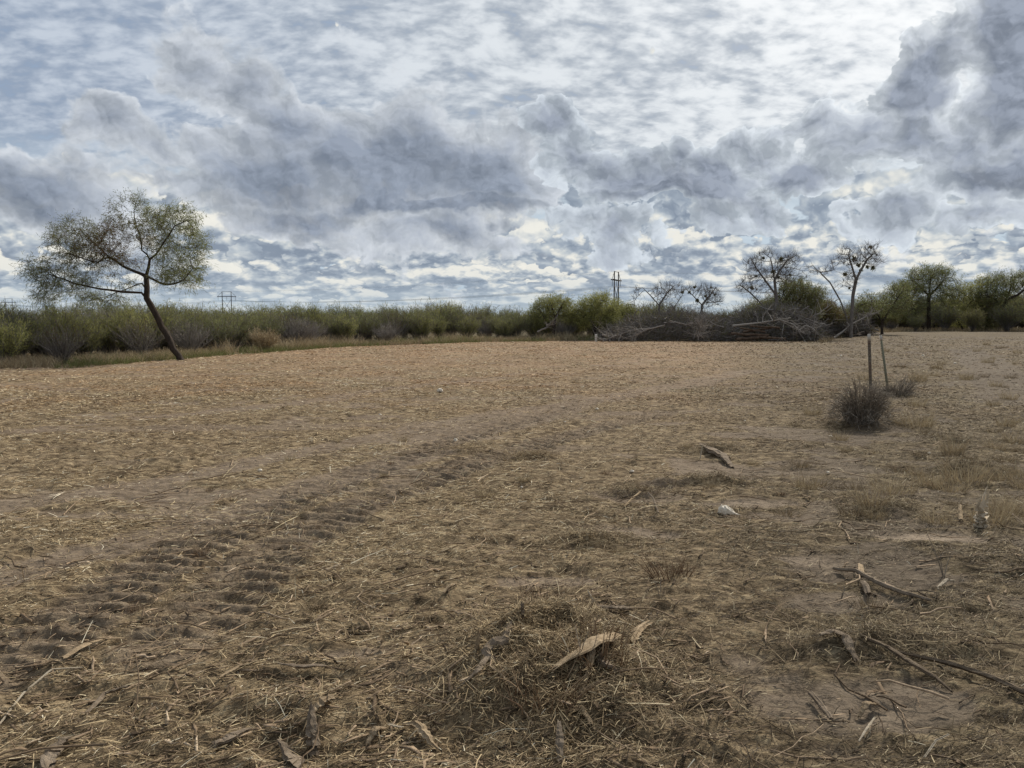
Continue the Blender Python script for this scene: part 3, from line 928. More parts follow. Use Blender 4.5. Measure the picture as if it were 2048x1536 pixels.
# ------------------------------------------------------------------ the leaning mesquite standing alone on the left
def grounded(px, py):
    g = ground_at(px, py); return g
LEAN_Y = grounded(363, 721).y
chains = [
 (None, [(364, 722, 0), (347, 699, 0), (332, 666, .1), (319, 639, .1), (304, 615, 0), (292, 594, 0)]),
 ((0, 5), [(295, 574, .1), (294, 552, .2), (302, 519, .3)]),
 ((1, 2), [(286, 499, .6), (279, 466, .9), (266, 426, 1.0)]),
 ((1, 2), [(319, 496, .1), (335, 476, -.3), (352, 450, -.6)]),
 ((0, 5), [(282, 584, -.1), (246, 582, -.5), (199, 577, -1.0), (149, 566, -1.2), (110, 552, -1.4)]),
 ((1, 1), [(266, 541, .3), (239, 529, .6), (219, 513, .8), (186, 486, 1.2), (159, 460, 1.4)]),
 ((1, 1), [(309, 562, 0), (322, 569, -.3), (359, 566, -.9), (385, 540, -1.2)]),
 ((5, 2), [(200, 524, .2), (165, 520, -.2), (120, 505, -.4)]),
 ((0, 4), [(285, 566, .5), (262, 574, 1.0), (235, 584, 1.6), (190, 600, 2.1)]),
]
blobs = [(275, 455, 58, 48, .6, 1.5), (262, 412, 40, 24, .8, 1.1), (300, 425, 26, 22, .4, .9), (352, 445, 40, 34, -.5, 1.2), (378, 490, 34, 36, -.6, 1.1), (355, 540, 52, 34, -.6, 1.3), (325, 500, 30, 30, .2, 1.1), (160, 470, 46, 34, 1.2, 1.4), (205, 500, 44, 42, .6, 1.4), (125, 505, 36, 34, -.2, 1.2), (105, 545, 40, 30, -1.0, 1.2), (150, 560, 60, 30, -.6, 1.4), (130, 592, 56, 20, -.4, 1.2), (205, 598, 50, 16, 1.4, 1.2), (255, 520, 26, 18, .5, 1.0), (235, 560, 40, 14, -.2, 1.0)]
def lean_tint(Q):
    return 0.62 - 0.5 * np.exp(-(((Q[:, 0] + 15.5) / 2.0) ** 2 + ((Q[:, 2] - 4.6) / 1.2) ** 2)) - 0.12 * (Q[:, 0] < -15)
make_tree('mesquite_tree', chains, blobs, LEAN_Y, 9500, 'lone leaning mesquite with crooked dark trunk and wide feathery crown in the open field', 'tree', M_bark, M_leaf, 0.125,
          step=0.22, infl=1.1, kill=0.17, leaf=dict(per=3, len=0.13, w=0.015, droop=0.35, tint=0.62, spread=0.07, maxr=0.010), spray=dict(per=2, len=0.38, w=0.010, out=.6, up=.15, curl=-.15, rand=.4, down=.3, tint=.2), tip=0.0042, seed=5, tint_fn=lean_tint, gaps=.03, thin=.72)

def mistletoe_ball(c, s, seed):
    """Twiggy ball: leaf strips all rooted at its heart."""
    r = np.random.default_rng(seed); n = 90
    d = r.normal(0, 1, (n, 3)); d /= np.linalg.norm(d, axis=1, keepdims=True)
    V, F, T = ribbons(np.tile(c, (n, 1)), d, s * r.uniform(.3, 1.25, n) * (1 + .5 * d[:, 2] * np.sin(seed)), np.full(n, 0.045), r.normal(0, .1, (n, 3)) * s, np.clip(r.normal(.25, .1, n), 0, 1), 2, r.normal(0, 1, (n, 3)), 1.3)
    return V, F, T

# ------------------------------------------------------------------ bare trees hung with mistletoe behind the brush piles
BY = 64.0
treeA = ([(None, [(1560, 684, 0), (1556, 640, 0), (1552, 590, 0), (1549, 560, 0)]), ((0, 3), [(1560, 540, .3), (1575, 520, .5), (1590, 512, .6)]), ((0, 3), [(1545, 535, 0), (1540, 515, 0)]),
          ((0, 2), [(1530, 560, -.5), (1512, 535, -.8), (1500, 515, -.8)]), ((0, 1), [(1525, 610, .3), (1500, 585, .5), (1480, 570, .5)])],
         [(1540, 522, 34, 24, 0, 1.6), (1572, 525, 36, 26, .5, 1.4), (1506, 540, 26, 26, -.5, 1.2), (1487, 570, 22, 22, .3, 1.2), (1590, 552, 26, 18, 0, 1.2), (1555, 555, 30, 16, 0, 1.2), (1515, 585, 30, 18, .2, 1.2)])
treeB = ([(None, [(1702, 680, 0), (1703, 640, 0), (1706, 590, 0), (1712, 560, 0)]), ((0, 3), [(1722, 540, .2), (1735, 518, .3), (1750, 505, .3)]), ((0, 3), [(1703, 530, 0), (1697, 510, 0), (1700, 498, 0)]),
          ((0, 0), [(1692, 630, .4), (1680, 600, .5), (1660, 565, .5), (1640, 545, .5), (1625, 530, .5)]), ((3, 3), [(1668, 540, .3), (1662, 520, .2)])],
         [(1740, 512, 36, 24, 0, 1.4), (1700, 512, 26, 24, 0, 1.2), (1640, 530, 30, 22, 0, 1.3), (1700, 560, 20, 18, 0, .8), (1725, 498, 22, 12, 0, .9)])
treeC = ([(None, [(1322, 680, 0), (1320, 640, 0), (1318, 610, 0)]), ((0, 2), [(1335, 585, 0), (1350, 570, 0)]), ((0, 2), [(1300, 590, 0), (1285, 575, 0)]), ((0, 1), [(1345, 620, 0), (1365, 590, 0)])],
         [(1295, 590, 30, 24, 0, 1.3), (1325, 582, 26, 20, .4, 1.2), (1350, 585, 22, 22, 0, 1.1), (1312, 612, 44, 14, 0, 1.3), (1276, 600, 16, 14, 0, 1)])
treeD = ([(None, [(1405, 680, 0), (1402, 640, 0), (1404, 610, 0)]), ((0, 2), [(1420, 590, 0), (1432, 575, 0)]), ((0, 2), [(1385, 590, 0), (1372, 578, 0)])],
         [(1385, 590, 22, 20, 0, 1.2), (1415, 586, 24, 18, .4, 1.2), (1432, 600, 14, 14, 0, 1), (1402, 608, 30, 12, 0, 1.2)])
for (chs, bl), lab, nat, br, clumps, sd in (
    (treeA, 'broad bare grey tree hung with mistletoe rising behind the longer brush pile', 1700, 0.15, [(1545, 540), (1562, 512), (1505, 575), (1512, 553), (1530, 516), (1588, 552), (1560, 560)], 21),
    (treeB, 'tall forked bare tree with two spreading pale trunks and dark mistletoe clumps', 1300, 0.16, [(1738, 498), (1712, 533), (1726, 538), (1734, 530), (1693, 550), (1712, 562), (1700, 578), (1745, 545), (1730, 548), (1707, 515)], 22),
    (treeC, 'small leafless grey tree just past the power pole, behind the dark brush pile', 1000, 0.10, [], 23),
    (treeD, 'small leafless tree dotted with dark mistletoe specks behind the dark brush pile', 800, 0.10, [(1380, 585), (1392, 576), (1410, 590), (1422, 578), (1400, 600), (1430, 592), (1372, 598), (1415, 602), (1388, 606)], 24)):
    root, P, par, rad = make_tree('bare_tree', chs, bl, BY, int(nat * 2.2), lab, 'tree', M_grey_bark, None, br, step=0.24, infl=1.4, kill=0.20, tip=0.0085, seed=sd, bias=(0, 0, 0.10), gaps=.05, spray=dict(per=4, len=0.50, w=0.014, out=.6, up=.3, rand=.5, down=1.6, tint=.4, mat=M_twig, maxr=.018))
    for (px, py) in clumps:
        c = np.array(at_depth(px + RT.uniform(-2, 2), py + RT.uniform(-2, 2), BY))
        k = np.argmin(np.linalg.norm(P - c, axis=1)); c = P[k] - P[0]
        s = RT.uniform(0.10, 0.24) * (0.7 if sd == 24 else 1)
        V, F, T = mistletoe_ball(c, s, int(px))
        tag(mesh_object('mistletoe', V + P[0], F, M_leaf, None, T), 'dark ball of mistletoe lodged among the bare branches of a grey tree', 'mistletoe', 'mistletoe clumps in the bare trees')

# ------------------------------------------------------------------ green mesquites on the right, round trees in the middle
RY = 84.0
G = 'trees in the line beyond the steel posts'
right = [
 ('mesquite_tree', [(None, [(1857, 663, 0), (1858, 635, 0), (1857, 605, 0), (1858, 592, 0)]), ((0, 3), [(1845, 578, 0), (1828, 562, 0)]), ((0, 3), [(1872, 578, .5), (1888, 560, .6)]), ((0, 3), [(1860, 570, 0), (1862, 550, 0)])],
  [(1862, 552, 44, 20, 0, 2.4), (1832, 575, 34, 20, 0, 2), (1893, 572, 30, 22, 0, 2), (1865, 582, 36, 18, 0, 2), (1900, 600, 24, 20, 0, 1.6), (1845, 612, 26, 18, 1, 1.6), (1885, 625, 22, 18, 1, 1.5)], 'largest dark green mesquite with upright trunk and domed crown beyond the steel posts', 2600, .22, .5, 31, M_leaf),
 ('mesquite_tree', [(None, [(1852, 662, -.4), (1835, 640, -.6), (1828, 615, -.8), (1822, 608, -1)]), ((0, 3), [(1805, 600, -1), (1790, 590, -1)]), ((0, 3), [(1828, 590, -1), (1835, 580, -1)])],
  [(1808, 590, 38, 24, -1, 2), (1780, 608, 26, 18, -1, 1.8), (1812, 620, 34, 18, -1, 1.8)], 'mesquite leaning away to the posts side from the foot of the domed mesquite', 1300, .14, .45, 32, M_leaf),
 ('mesquite_tree', [(None, [(2019, 665, -1), (2018, 640, -1), (2006, 615, -1), (2012, 600, -1), (2022, 575, -1)]), ((0, 2), [(1992, 600, -1), (1975, 592, -1)]), ((0, 3), [(2035, 590, -1), (2055, 575, -1)])],
  [(2018, 562, 40, 18, -1, 2.4), (2055, 575, 38, 26, -1, 2.4), (1988, 588, 28, 20, -1, 1.8), (2022, 598, 40, 22, -1, 2), (1990, 620, 26, 18, 0, 1.6), (2050, 620, 34, 20, 0, 1.6)], 'mesquite with crooked dark trunk at the far end of the tree line', 2100, .2, .5, 33, M_leaf),
 ('mesquite_tree', [(None, [(1928, 662, 1), (1915, 640, 1), (1930, 620, 1), (1945, 600, 1), (1958, 585, 1)]), ((0, 3), [(1930, 590, 1), (1915, 580, 1)])],
  [(1950, 590, 32, 26, 1, 2), (1920, 592, 28, 24, 1, 2), (1968, 570, 20, 16, 1, 1.8), (1935, 615, 34, 18, 1, 1.8), (1925, 640, 26, 14, 1, 1.6)], 'thin pale green tree with slanting trunk between the two big mesquites', 1200, .11, .8, 34, M_leaf_bright),
 ('mesquite_tree', [(None, [(1972, 664, 0), (1975, 645, 0), (1970, 625, 0)]), ((0, 2), [(1985, 605, 0)]), ((0, 2), [(1958, 608, 0)])],
  [(1972, 615, 30, 28, 0, 2.2), (1968, 645, 26, 18, 0, 2.0)], 'low dense dark tree with boughs to the ground between the big mesquites', 1500, .13, .32, 35, M_leaf),
 ('bushy_tree', [(None, [(1764, 668, -14), (1764, 645, -14), (1766, 625, -14)]), ((0, 1), [(1750, 620, -14), (1742, 605, -14)]), ((0, 1), [(1780, 620, -14), (1792, 600, -14)])],
  [(1768, 602, 44, 26, -14, 2.0), (1738, 612, 26, 18, -14, 1.8), (1795, 590, 20, 16, -14, 1.4)], 'round deep green bushy tree growing just behind the two steel posts', 1700, .12, .45, 36, M_leaf),
]
for nm, chs, bl, lab, nat, br, tm, sd, lm in right:
    make_tree(nm, chs, bl, RY, nat, lab, 'tree', M_bark, lm, br, step=0.34, infl=1.9, kill=0.32, leaf=dict(per=3, len=0.20, w=0.034, droop=0.2, tint=tm, spread=0.13, maxr=0.03), spray=dict(per=3, len=0.6, w=0.02, out=.7, up=.2, rand=.35, tint=.25, maxr=.035), tip=0.012, seed=sd, gaps=.2)
MY = 63.0
mid = [
 ([(None, [(1188, 676, 0), (1190, 660, 0), (1186, 645, 0)]), ((0, 1), [(1205, 640, 0), (1215, 625, 0)]), ((0, 2), [(1190, 625, 0), (1192, 608, 0)]), ((0, 2), [(1172, 630, 0), (1160, 622, 0)])],
  [(1195, 622, 42, 28, 0, 1.8), (1165, 638, 26, 22, 0, 1.5), (1215, 645, 24, 24, 0, 1.4), (1200, 603, 18, 12, 0, 1.2)], 'round bright green tree beside the power pole', .8, 41, 2200),
 ([(None, [(1106, 677, -1), (1108, 655, -1), (1110, 635, -1), (1104, 612, -1)]), ((0, 2), [(1122, 615, -1), (1128, 602, -1)]), ((0, 1), [(1090, 640, -1), (1080, 620, -1)])],
  [(1105, 618, 34, 22, 0, 1.6), (1085, 635, 22, 26, 0, 1.5), (1130, 625, 20, 24, 0, 1.5)], 'ragged green tree with bare dark limbs showing at its middle', .72, 42, 1300),
 ([(None, [(1588, 682, 3), (1586, 650, 3), (1580, 620, 3)]), ((0, 2), [(1600, 598, 3)]), ((0, 2), [(1560, 600, 3)])],
  [(1590, 584, 34, 24, 3, 1.8), (1622, 596, 26, 22, 3, 1.6), (1560, 622, 34, 26, 3, 1.8), (1610, 625, 24, 24, 3, 1.6), (1530, 625, 26, 22, 3, 1.6)], 'olive green tree standing between the two bare mistletoe trees', .5, 43, 2000),
 ([(None, [(1246, 680, 2), (1245, 650, 2)]), ((0, 1), [(1255, 628, 2)])],
  [(1245, 632, 26, 22, 2, 1.4)], 'small pale green tree immediately past the foot of the power pole', .75, 44, 700),
 ([(None, [(1640, 684, 5), (1642, 650, 5)]), ((0, 1), [(1640, 625, 5)])],
  [(1645, 625, 34, 22, 5, 1.6), (1668, 640, 20, 18, 5, 1.4)], 'low grey-green tree at the foot of the forked bare tree', .3, 45, 1000),
]
for chs, bl, lab, tm, sd, nat in mid:
    make_tree('bushy_tree', chs, bl, MY, nat, lab, 'tree', M_bark, M_leaf_bright if tm > .6 else M_leaf, .12, step=0.26, infl=1.6, kill=0.26, leaf=dict(per=4, len=0.17, w=0.028, droop=0.0, tint=tm - .1, spread=0.11, maxr=0.03), spray=dict(per=3, len=0.55, w=0.016, out=.8, up=.4, rand=.3, tint=.3, maxr=.03), tip=0.009, seed=sd)

# ------------------------------------------------------------------ shrubs of the brush line
def shrub_arrays(seed, h, w, stems, twigs_per, leaf_per, upright, tint_l, tint_s, leaf_from=0.45, leaf_len=0.13, leaf_w=0.016, sidestem=0.010):
    r = np.random.default_rng(seed); rt = random.Random(seed)
    St = Geo(); LP, LD, LT = [], [], []
    for i in range(stems):
        a = r.uniform(0, 2 * math.pi); out = (r.uniform(0, 1) ** 0.6) * w * 0.5
        hh = h * (1 - 0.35 * (out / (w * 0.5)) ** 2) * r.uniform(0.72, 1.05)
        b = np.array([math.cos(a), math.sin(a), 0.0])
        base = b * r.uniform(0, 0.16)
        pts = []
        for s in range(6):
            t = s / 5
            pts.append(base + b * out * (t ** upright) + np.array([0, 0, hh * t * (1 - 0.10 * t)]) + r.normal(0, 0.035, 3) * (s > 0))
        pts = np.array(pts)
        St.tube(pts, np.linspace(sidestem * 1.6, sidestem * 0.5, 6), 3, np.clip(tint_s + r.normal(0, .15), 0, 1), close=False)
        for k in range(twigs_per):
            t = r.uniform(0.3, 0.95); j = int(t * 5); f = t * 5 - j
            p = pts[j] * (1 - f) + pts[min(j + 1, 5)] * f
            d = (b * r.uniform(-.2, 1) + np.array([r.normal(0, .5), r.normal(0, .5), r.uniform(.5, 1.5)])); d /= np.linalg.norm(d)
            L = h * r.uniform(0.12, 0.30)
            q = np.array([p, p + d * L * .5 + r.normal(0, .02, 3), p + d * L + np.array([0, 0, .04])])
            St.tube(q, [sidestem * .6, sidestem * .45, sidestem * .3], 3, np.clip(tint_s + r.normal(0, .15), 0, 1), close=False)
            if q[2][2] > h * leaf_from * r.uniform(.7, 1.2):
                for m in range(leaf_per):
                    f = r.uniform(0, 1.05); LP.append(q[0] * (1 - f) + q[2] * f); LD.append(d); LT.append(tint_l + r.normal(0, 0.06))
    if not LP: LP, LD, LT = [[0, 0, h * .5]], [[0, 0, 1]], [tint_l]
    V, F, T = leaf_geo(np.array(LP), np.array(LD), 1, leaf_len, leaf_w, -0.25, np.array(LT), 0.055, seed)
    return (np.concatenate(St.v), np.concatenate(St.f), np.concatenate(St.t)), (V, F, T)

SHRUBS = {   # kind: arrays, stem material, leaf material
 'vase':   (shrub_arrays(1, 2.3, 3.0, 90, 6, 3, 1.25, .25, .45, .62), M_twig, M_leaf),
 'green':  (shrub_arrays(2, 2.4, 2.2, 60, 10, 8, 1.5, .50, .45, .30), M_twig, M_leaf_bright),
 'olive':  (shrub_arrays(3, 2.3, 2.6, 70, 9, 6, 1.4, .45, .4, .38), M_twig, M_leaf),
 'yellow': (shrub_arrays(4, 2.2, 1.8, 60, 10, 9, 1.6, .85, .5, .18), M_twig, M_leaf_bright),
 'purple': (shrub_arrays(5, 2.0, 2.6, 100, 8, 1, 1.3, .3, .7, .8), M_twig, M_leaf),
 'weedy':  (shrub_arrays(6, 1.25, 1.7, 60, 8, 4, 1.2, .6, .6, .2), M_dry, M_dry),
}
shrub_src = {}
def shrub(kind, loc, scale, label, group=None, name='shrub'):
    if kind not in shrub_src:
        (sv, sf, st), (lv, lf, lt) = SHRUBS[kind][0]
        e = empty(name, loc); tag(e, label, 'shrub', group)
        mesh_object('stem', sv, sf, SHRUBS[kind][1], e, st); mesh_object('foliage', lv, lf, SHRUBS[kind][2], e, lt)
        shrub_src[kind] = e
        e.rotation_euler = (0, 0, RT.uniform(0, 6.28)); e.scale = (scale,) * 3
        return e
    src = shrub_src[kind]
    e = copy_thing(src, loc, RT.uniform(0, 6.28), (scale * RT.uniform(.9, 1.15), scale * RT.uniform(.9, 1.15), scale))
    e['label'] = label
    if group: e['group'] = group
    elif 'group' in e: del e['group']
    return e

def edge_y(px):
    return float(np.interp(px, [e[0] for e in EDGE], [e[1] for e in EDGE]))
def edge_pt(px, extra, side=0.0):
    g = flat(px, edge_y(px)); d = math.hypot(*g); k = (d + extra) / d
    x, y = g[0] * k + side, g[1] * k
    return Vector((x, y, float(height(x, y)) - 0.03))
def top_scale(px, loc, top, h):
    """Scale that brings a plant of height h standing at loc up to the photograph's skyline there."""
    return max(0.35, (at_depth(px, top, loc.y).z - loc.z) / h)

SKY = [(-300, 600), (0, 603), (60, 612), (120, 606), (220, 608), (300, 602), (360, 608), (430, 613), (540, 610), (640, 606), (720, 606), (760, 616), (820, 604), (880, 602), (950, 613), (1050, 612), (1100, 616), (1200, 618),
       (1260, 600), (1300, 590), (1350, 594), (1450, 610), (1490, 592), (1540, 574), (1620, 572), (1665, 592), (1720, 598), (1760, 584), (1800, 580), (1900, 574), (2060, 568), (2400, 570)]
def sky_y(px): return float(np.interp(px, [e[0] for e in SKY], [e[1] for e in SKY]))

special = [
 (125, 'vase', 1.5, 640, 'wide fan-shaped bare shrub standing forward of the brush under the tree crown'),
 (283, 'vase', 2.5, 628, 'upright fan of dark stems with green foot just behind the leaning trunk'),
 (382, 'purple', 3.0, 636, 'low spreading purplish bare shrub on the open side of the leaning trunk'),
 (12, 'yellow', 1.5, 628, 'yellow-green shrub cut by the photo edge at the near end of the brush line'),
 (692, 'yellow', 3.0, 628, 'single bright yellow-green shrub midway along the brush line'),
 (528, 'weedy', 1.0, 655, 'small thin brown weedy shrub out in front of the olive brush'),
 (612, 'purple', 3.2, 632, 'grey-purple bare shrub next to the bright yellow-green shrub'),
 (440, 'olive', 3.5, 628, 'dull olive shrub below the distant twin-pole tower'),
 (845, 'green', 3.0, 620, 'tall rounded green shrub where the brush line rises highest'),
 (1010, 'green', 3.0, 636, 'soft mid-green shrub spreading in front of the darker brush'),
 (775, 'purple', 2.0, 640, 'brown bare shrub left of the highest green shrub'),
]
for px, kind, ex, top, lab in special:
    loc = edge_pt(px, ex); h = {'vase': 2.3, 'green': 2.4, 'olive': 2.3, 'yellow': 2.2, 'purple': 2.0, 'weedy': 1.25}[kind]
    shrub(kind, loc, top_scale(px, loc, top, h), lab)
# the crowded front rank: single shrubs nothing tells apart within each kind
rank_label = {'vase': 'bare fan-shaped shrub crowded into the brush line', 'green': 'mid-green shrub crowded into the brush line', 'olive': 'olive brown shrub crowded into the brush line',
              'yellow': 'small yellow-green shrub crowded into the brush line', 'purple': 'bare grey-purple shrub crowded into the brush line', 'weedy': 'low dry weedy shrub at the foot of the brush line'}
rank_group = {k: v.replace('shrub', 'shrubs', 1) for k, v in rank_label.items()}
H = {'vase': 2.3, 'green': 2.4, 'olive': 2.3, 'yellow': 2.2, 'purple': 2.0, 'weedy': 1.25}
px = -330.0
while px < 1170:
    near = px < 450
    kind = RT.choices(['vase', 'green', 'olive', 'yellow', 'purple', 'weedy'], [1.3, 4, 5, .7, .8, .9])[0]
    loc = edge_pt(px, RT.uniform(3.5, 6.5) if kind != 'weedy' else RT.uniform(1.2, 2.5))
    top = sky_y(px) + RT.uniform(-2, 24) if kind != 'weedy' else sky_y(px) + 38
    shrub(kind, loc, top_scale(px, loc, top, H[kind]), rank_label[kind], rank_group[kind])
    px += RT.uniform(22, 42) * (1.5 if near else 1.0)

# depth of the thicket behind: no one could count it
def thicket(name, rows, label, palette):
    parts = {0: [[], [], [], 0], 1: [[], [], [], 0]}
    mats = {}
    by_mat = {}
    for (px, ex, top, kind, jit) in rows:
        loc = edge_pt(px, ex); s = top_scale(px, loc, top, H[kind]); a = RT.uniform(0, 6.28)
        M = np.array([[math.cos(a), -math.sin(a), 0], [math.sin(a), math.cos(a), 0], [0, 0, 1]]) * s
        for arr, m in zip(SHRUBS[kind][0], SHRUBS[kind][1:]):
            v, f, t = arr
            b = by_mat.setdefault(m.name, [m, [], [], [], 0])
            b[1].append(v @ M.T + np.array(loc)); b[2].append(f + b[4]); b[3].append(np.clip(t + jit, 0, 1)); b[4] += len(v)
    mats = list(by_mat.values())
    off = 0; V, F, T, MI = [], [], [], []
    for k, (m, v, f, t, n) in enumerate(mats):
        vv = np.concatenate(v); ff = np.concatenate(f)
        V.append(vv); F.append(ff + off); T.append(np.concatenate(t)); MI.append(np.full(len(ff), k)); off += len(vv)
    o = mesh_object(name, np.concatenate(V), np.concatenate(F), mats[0][0], None, np.concatenate(T))
    for m in mats[1:]: o.data.materials.append(m[0])
    o.data.polygons.foreach_set('material_index', np.concatenate(MI).astype(np.int32))
    tag(o, label, 'brush', kind='stuff')
rows = []
for ex, st in ((8, 44), (11, 44), (15, 50), (20, 60)):
    px = -330.0
    while px < 1230:
        rows.append((px, ex + RT.uniform(-1, 1), sky_y(px) + RT.uniform(-7, 14), RT.choices(['green', 'olive', 'purple', 'vase'], [5, 4, .8, 1.5])[0], RT.uniform(-.15, .25)))
        px += RT.uniform(.7, 1.3) * st
thicket('brush_thicket', rows, 'unbroken olive and brown brush filling in behind the front shrubs', None)
rows = []
for ex, lo, hi, st in ((6, 1215, 1760, 30), (10, 1190, 1760, 30), (14, 1200, 1800, 34)):
    px = lo
    while px < hi:
        rows.append((px, ex + RT.uniform(-1, 1), sky_y(px) + RT.uniform(2, 28), RT.choices(['olive', 'purple', 'vase', 'green'], [3, 3, 3, .8])[0], RT.uniform(-.2, .05)))
        px += RT.uniform(.7, 1.3) * st
for ex, st in ((-7, 70), (4, 24), (14, 22), (30, 26)):
    px = 1690
    while px < 2450:
        rows.append((px, ex + RT.uniform(-3, 3), sky_y(px) + (RT.uniform(30, 60) if ex < 0 else RT.uniform(6, 36)) - (8 if ex > 20 else 0), RT.choices(['olive', 'purple', 'vase', 'green'], [4, 2, 2.5, 3.5])[0], RT.uniform(-.25, .05)))
        px += RT.uniform(.7, 1.3) * st
thicket('brush_thicket', rows, 'grey leafless brush behind the piles and the mesquites', None)

# ------------------------------------------------------------------ rough grass along the foot of the brush
def blades(pts, hgt, wid, tint, seed, lean=0.35):
    r = np.random.default_rng(seed); n = len(pts)
    d = r.normal(0, lean, (n, 3)); d[:, 2] = 1; d /= np.linalg.norm(d, axis=1, keepdims=True)
    L = hgt * r.uniform(0.4, 1.25, n); bend = r.normal(0, 0.3, (n, 3)) * L[:, None]; bend[:, 2] = -np.abs(bend[:, 2]) * .5
    return ribbons(pts, d, L, np.broadcast_to(wid, n) * r.uniform(.6, 1.4, n), bend, np.clip(tint + r.normal(0, .2, n), 0, 1), 2, r.normal(0, 1, (n, 3)), 0.25)
def edge_grass(n, lo, hi, e0, e1, h, w, tint, seed, clump=0.0):
    r = np.random.default_rng(seed)
    px = r.uniform(lo, hi, n); ex = r.uniform(e0, e1, n)
    g = np.array([flat(a, edge_y(a)) for a in px]); d = np.hypot(g[:, 0], g[:, 1]); k = (d + ex) / d
    x, y = g[:, 0] * k, g[:, 1] * k
    m = vnoise(x, y, 0.6, seed, 2) + 0.35 * vnoise(x, y, 2.5, seed, 2) > clump
    x, y, d = x[m], y[m], d[m]
    return blades(np.stack([x, y, height(x, y) - .02], axis=1), h, w * np.maximum(d / 30, 1), tint, seed)
stuff_from('tall_dry_grass', [edge_grass(40000, -300, 1120, -.1, 3.6, 0.42, 0.012, .6, 101, -.15), edge_grass(16000, 430, 1180, .4, 4, 0.75, 0.013, .66, 102, .05), edge_grass(26000, 1640, 2400, -10, 8, 0.45, 0.012, .45, 103, -.2)],
           M_dry, 'tan dry grass standing along the foot of the brush', 'grass')
stuff_from('green_weeds', [edge_grass(40000, -300, 1150, -.6, 4.0, 0.32, 0.014, .6, 104, .0), edge_grass(6000, 700, 1200, .5, 3, 0.5, 0.013, .8, 105, .15)],
           M_green_grass, 'low green weeds fringing the edge of the cleared field', 'weeds')
# ================================================================== brush piles
def profile(pts):
    return lambda px: float(np.interp(px, [p[0] for p in pts], [p[1] for p in pts]))

def brush_pile(label, x0, x1, base_py, top, y0, depth, n_branch, n_twig, seed, tone=0.25):
    r = np.random.default_rng(seed)
    cx = at_depth((x0 + x1) / 2, base_py, y0); org = Vector((cx.x, y0 + depth / 2, float(height(cx.x, y0))))
    root = empty('brush_pile', org); tag(root, label, 'brush pile')
    o = np.array(org)
    def inside(n):
        px = r.uniform(x0, x1, n); dd = r.uniform(0, 1, n)
        y = y0 + dd * depth
        X = (px - 1024) / FPX * y0
        ztop = np.array([at_depth(p, top(p), y0).z for p in px])
        bulge = 1 - (2 * np.abs(dd - 0.5)) ** 2.5 * 0.75
        z = height(X, y) + (ztop - 0.0) * bulge * r.uniform(0, 1, n) ** 0.8
        return np.stack([X, y, z], axis=1), ztop * bulge
    G = Geo()
    C, zt = inside(n_branch)
    for i in range(n_branch):
        L = r.uniform(0.8, 2.6); a = r.uniform(0, 6.28); up = r.normal(0.05, 0.3)
        d = np.array([math.cos(a), 0.7 * math.sin(a), up]); d /= np.linalg.norm(d)
        p = C[i] - d * L / 2; pts = [p]; k = 5
        for s in range(k):
            d = d + r.normal(0, 0.16, 3); d /= np.linalg.norm(d); p = p + d * L / k; p[2] = min(max(p[2], 0.03), zt[i] + 0.5); pts.append(p)
        rr = r.choice([0.012, 0.02, 0.035, 0.06], p=[.45, .3, .18, .07])
        G.tube(np.array(pts) - o, np.linspace(rr, rr * .4, k + 1), 5, np.clip(r.normal(tone, .16), 0, 1), close=False)
    G.build('branch_tangle', M_twig, root)
    P, _ = inside(n_twig)
    c = np.array([(P[:, 0].mean()), y0 + depth / 2, 0])
    d = (P - c) * np.array([.25, .3, 1.0]) + r.normal(0, 1.0, (n_twig, 3)); d /= np.linalg.norm(d, axis=1, keepdims=True)
    ln = r.uniform(.25, .9, n_twig)
    V, F, T = ribbons(P - o, d, ln, r.uniform(.012, .028, n_twig), r.normal(0, .12, (n_twig, 3)), np.clip(r.normal(tone, .17, n_twig), 0, 1), 2, r.normal(0, 1, (n_twig, 3)), .4)
    mesh_object('twig_spray', V, F, M_twig, root, T)
    m = r.uniform(0, 1, n_twig) < .35
    V, F, T = ribbons(P[m] - o, d[m], ln[m] * .5, np.full(m.sum(), .035), r.normal(0, .1, (m.sum(), 3)), np.clip(r.normal(.25, .15, m.sum()), 0, 1), 1, r.normal(0, 1, (m.sum(), 3)), .5)
    mesh_object('wilted_foliage', V, F, M_leaf, root, T)
    return root

brush_pile('long dark brush pile with grey twigs splayed at its near-pole end', 1215, 1475, 682, profile([(1215, 666), (1250, 648), (1290, 632), (1350, 622), (1420, 628), (1475, 648)]), 59.0, 4.5, 700, 12000, 201, .58)
brush_pile('second dark brush pile with stacked logs on its side, by the bare mistletoe trees', 1465, 1655, 681, profile([(1465, 650), (1500, 628), (1540, 612), (1600, 612), (1640, 632), (1655, 656)]), 60.0, 4.5, 600, 10000, 202, .55)
brush_pile('low heap of broken stumps and dirt under the forked bare tree', 1655, 1750, 673, profile([(1655, 668), (1685, 645), (1715, 625), (1740, 640), (1750, 664)]), 66.0, 3.5, 320, 3500, 203, .42)

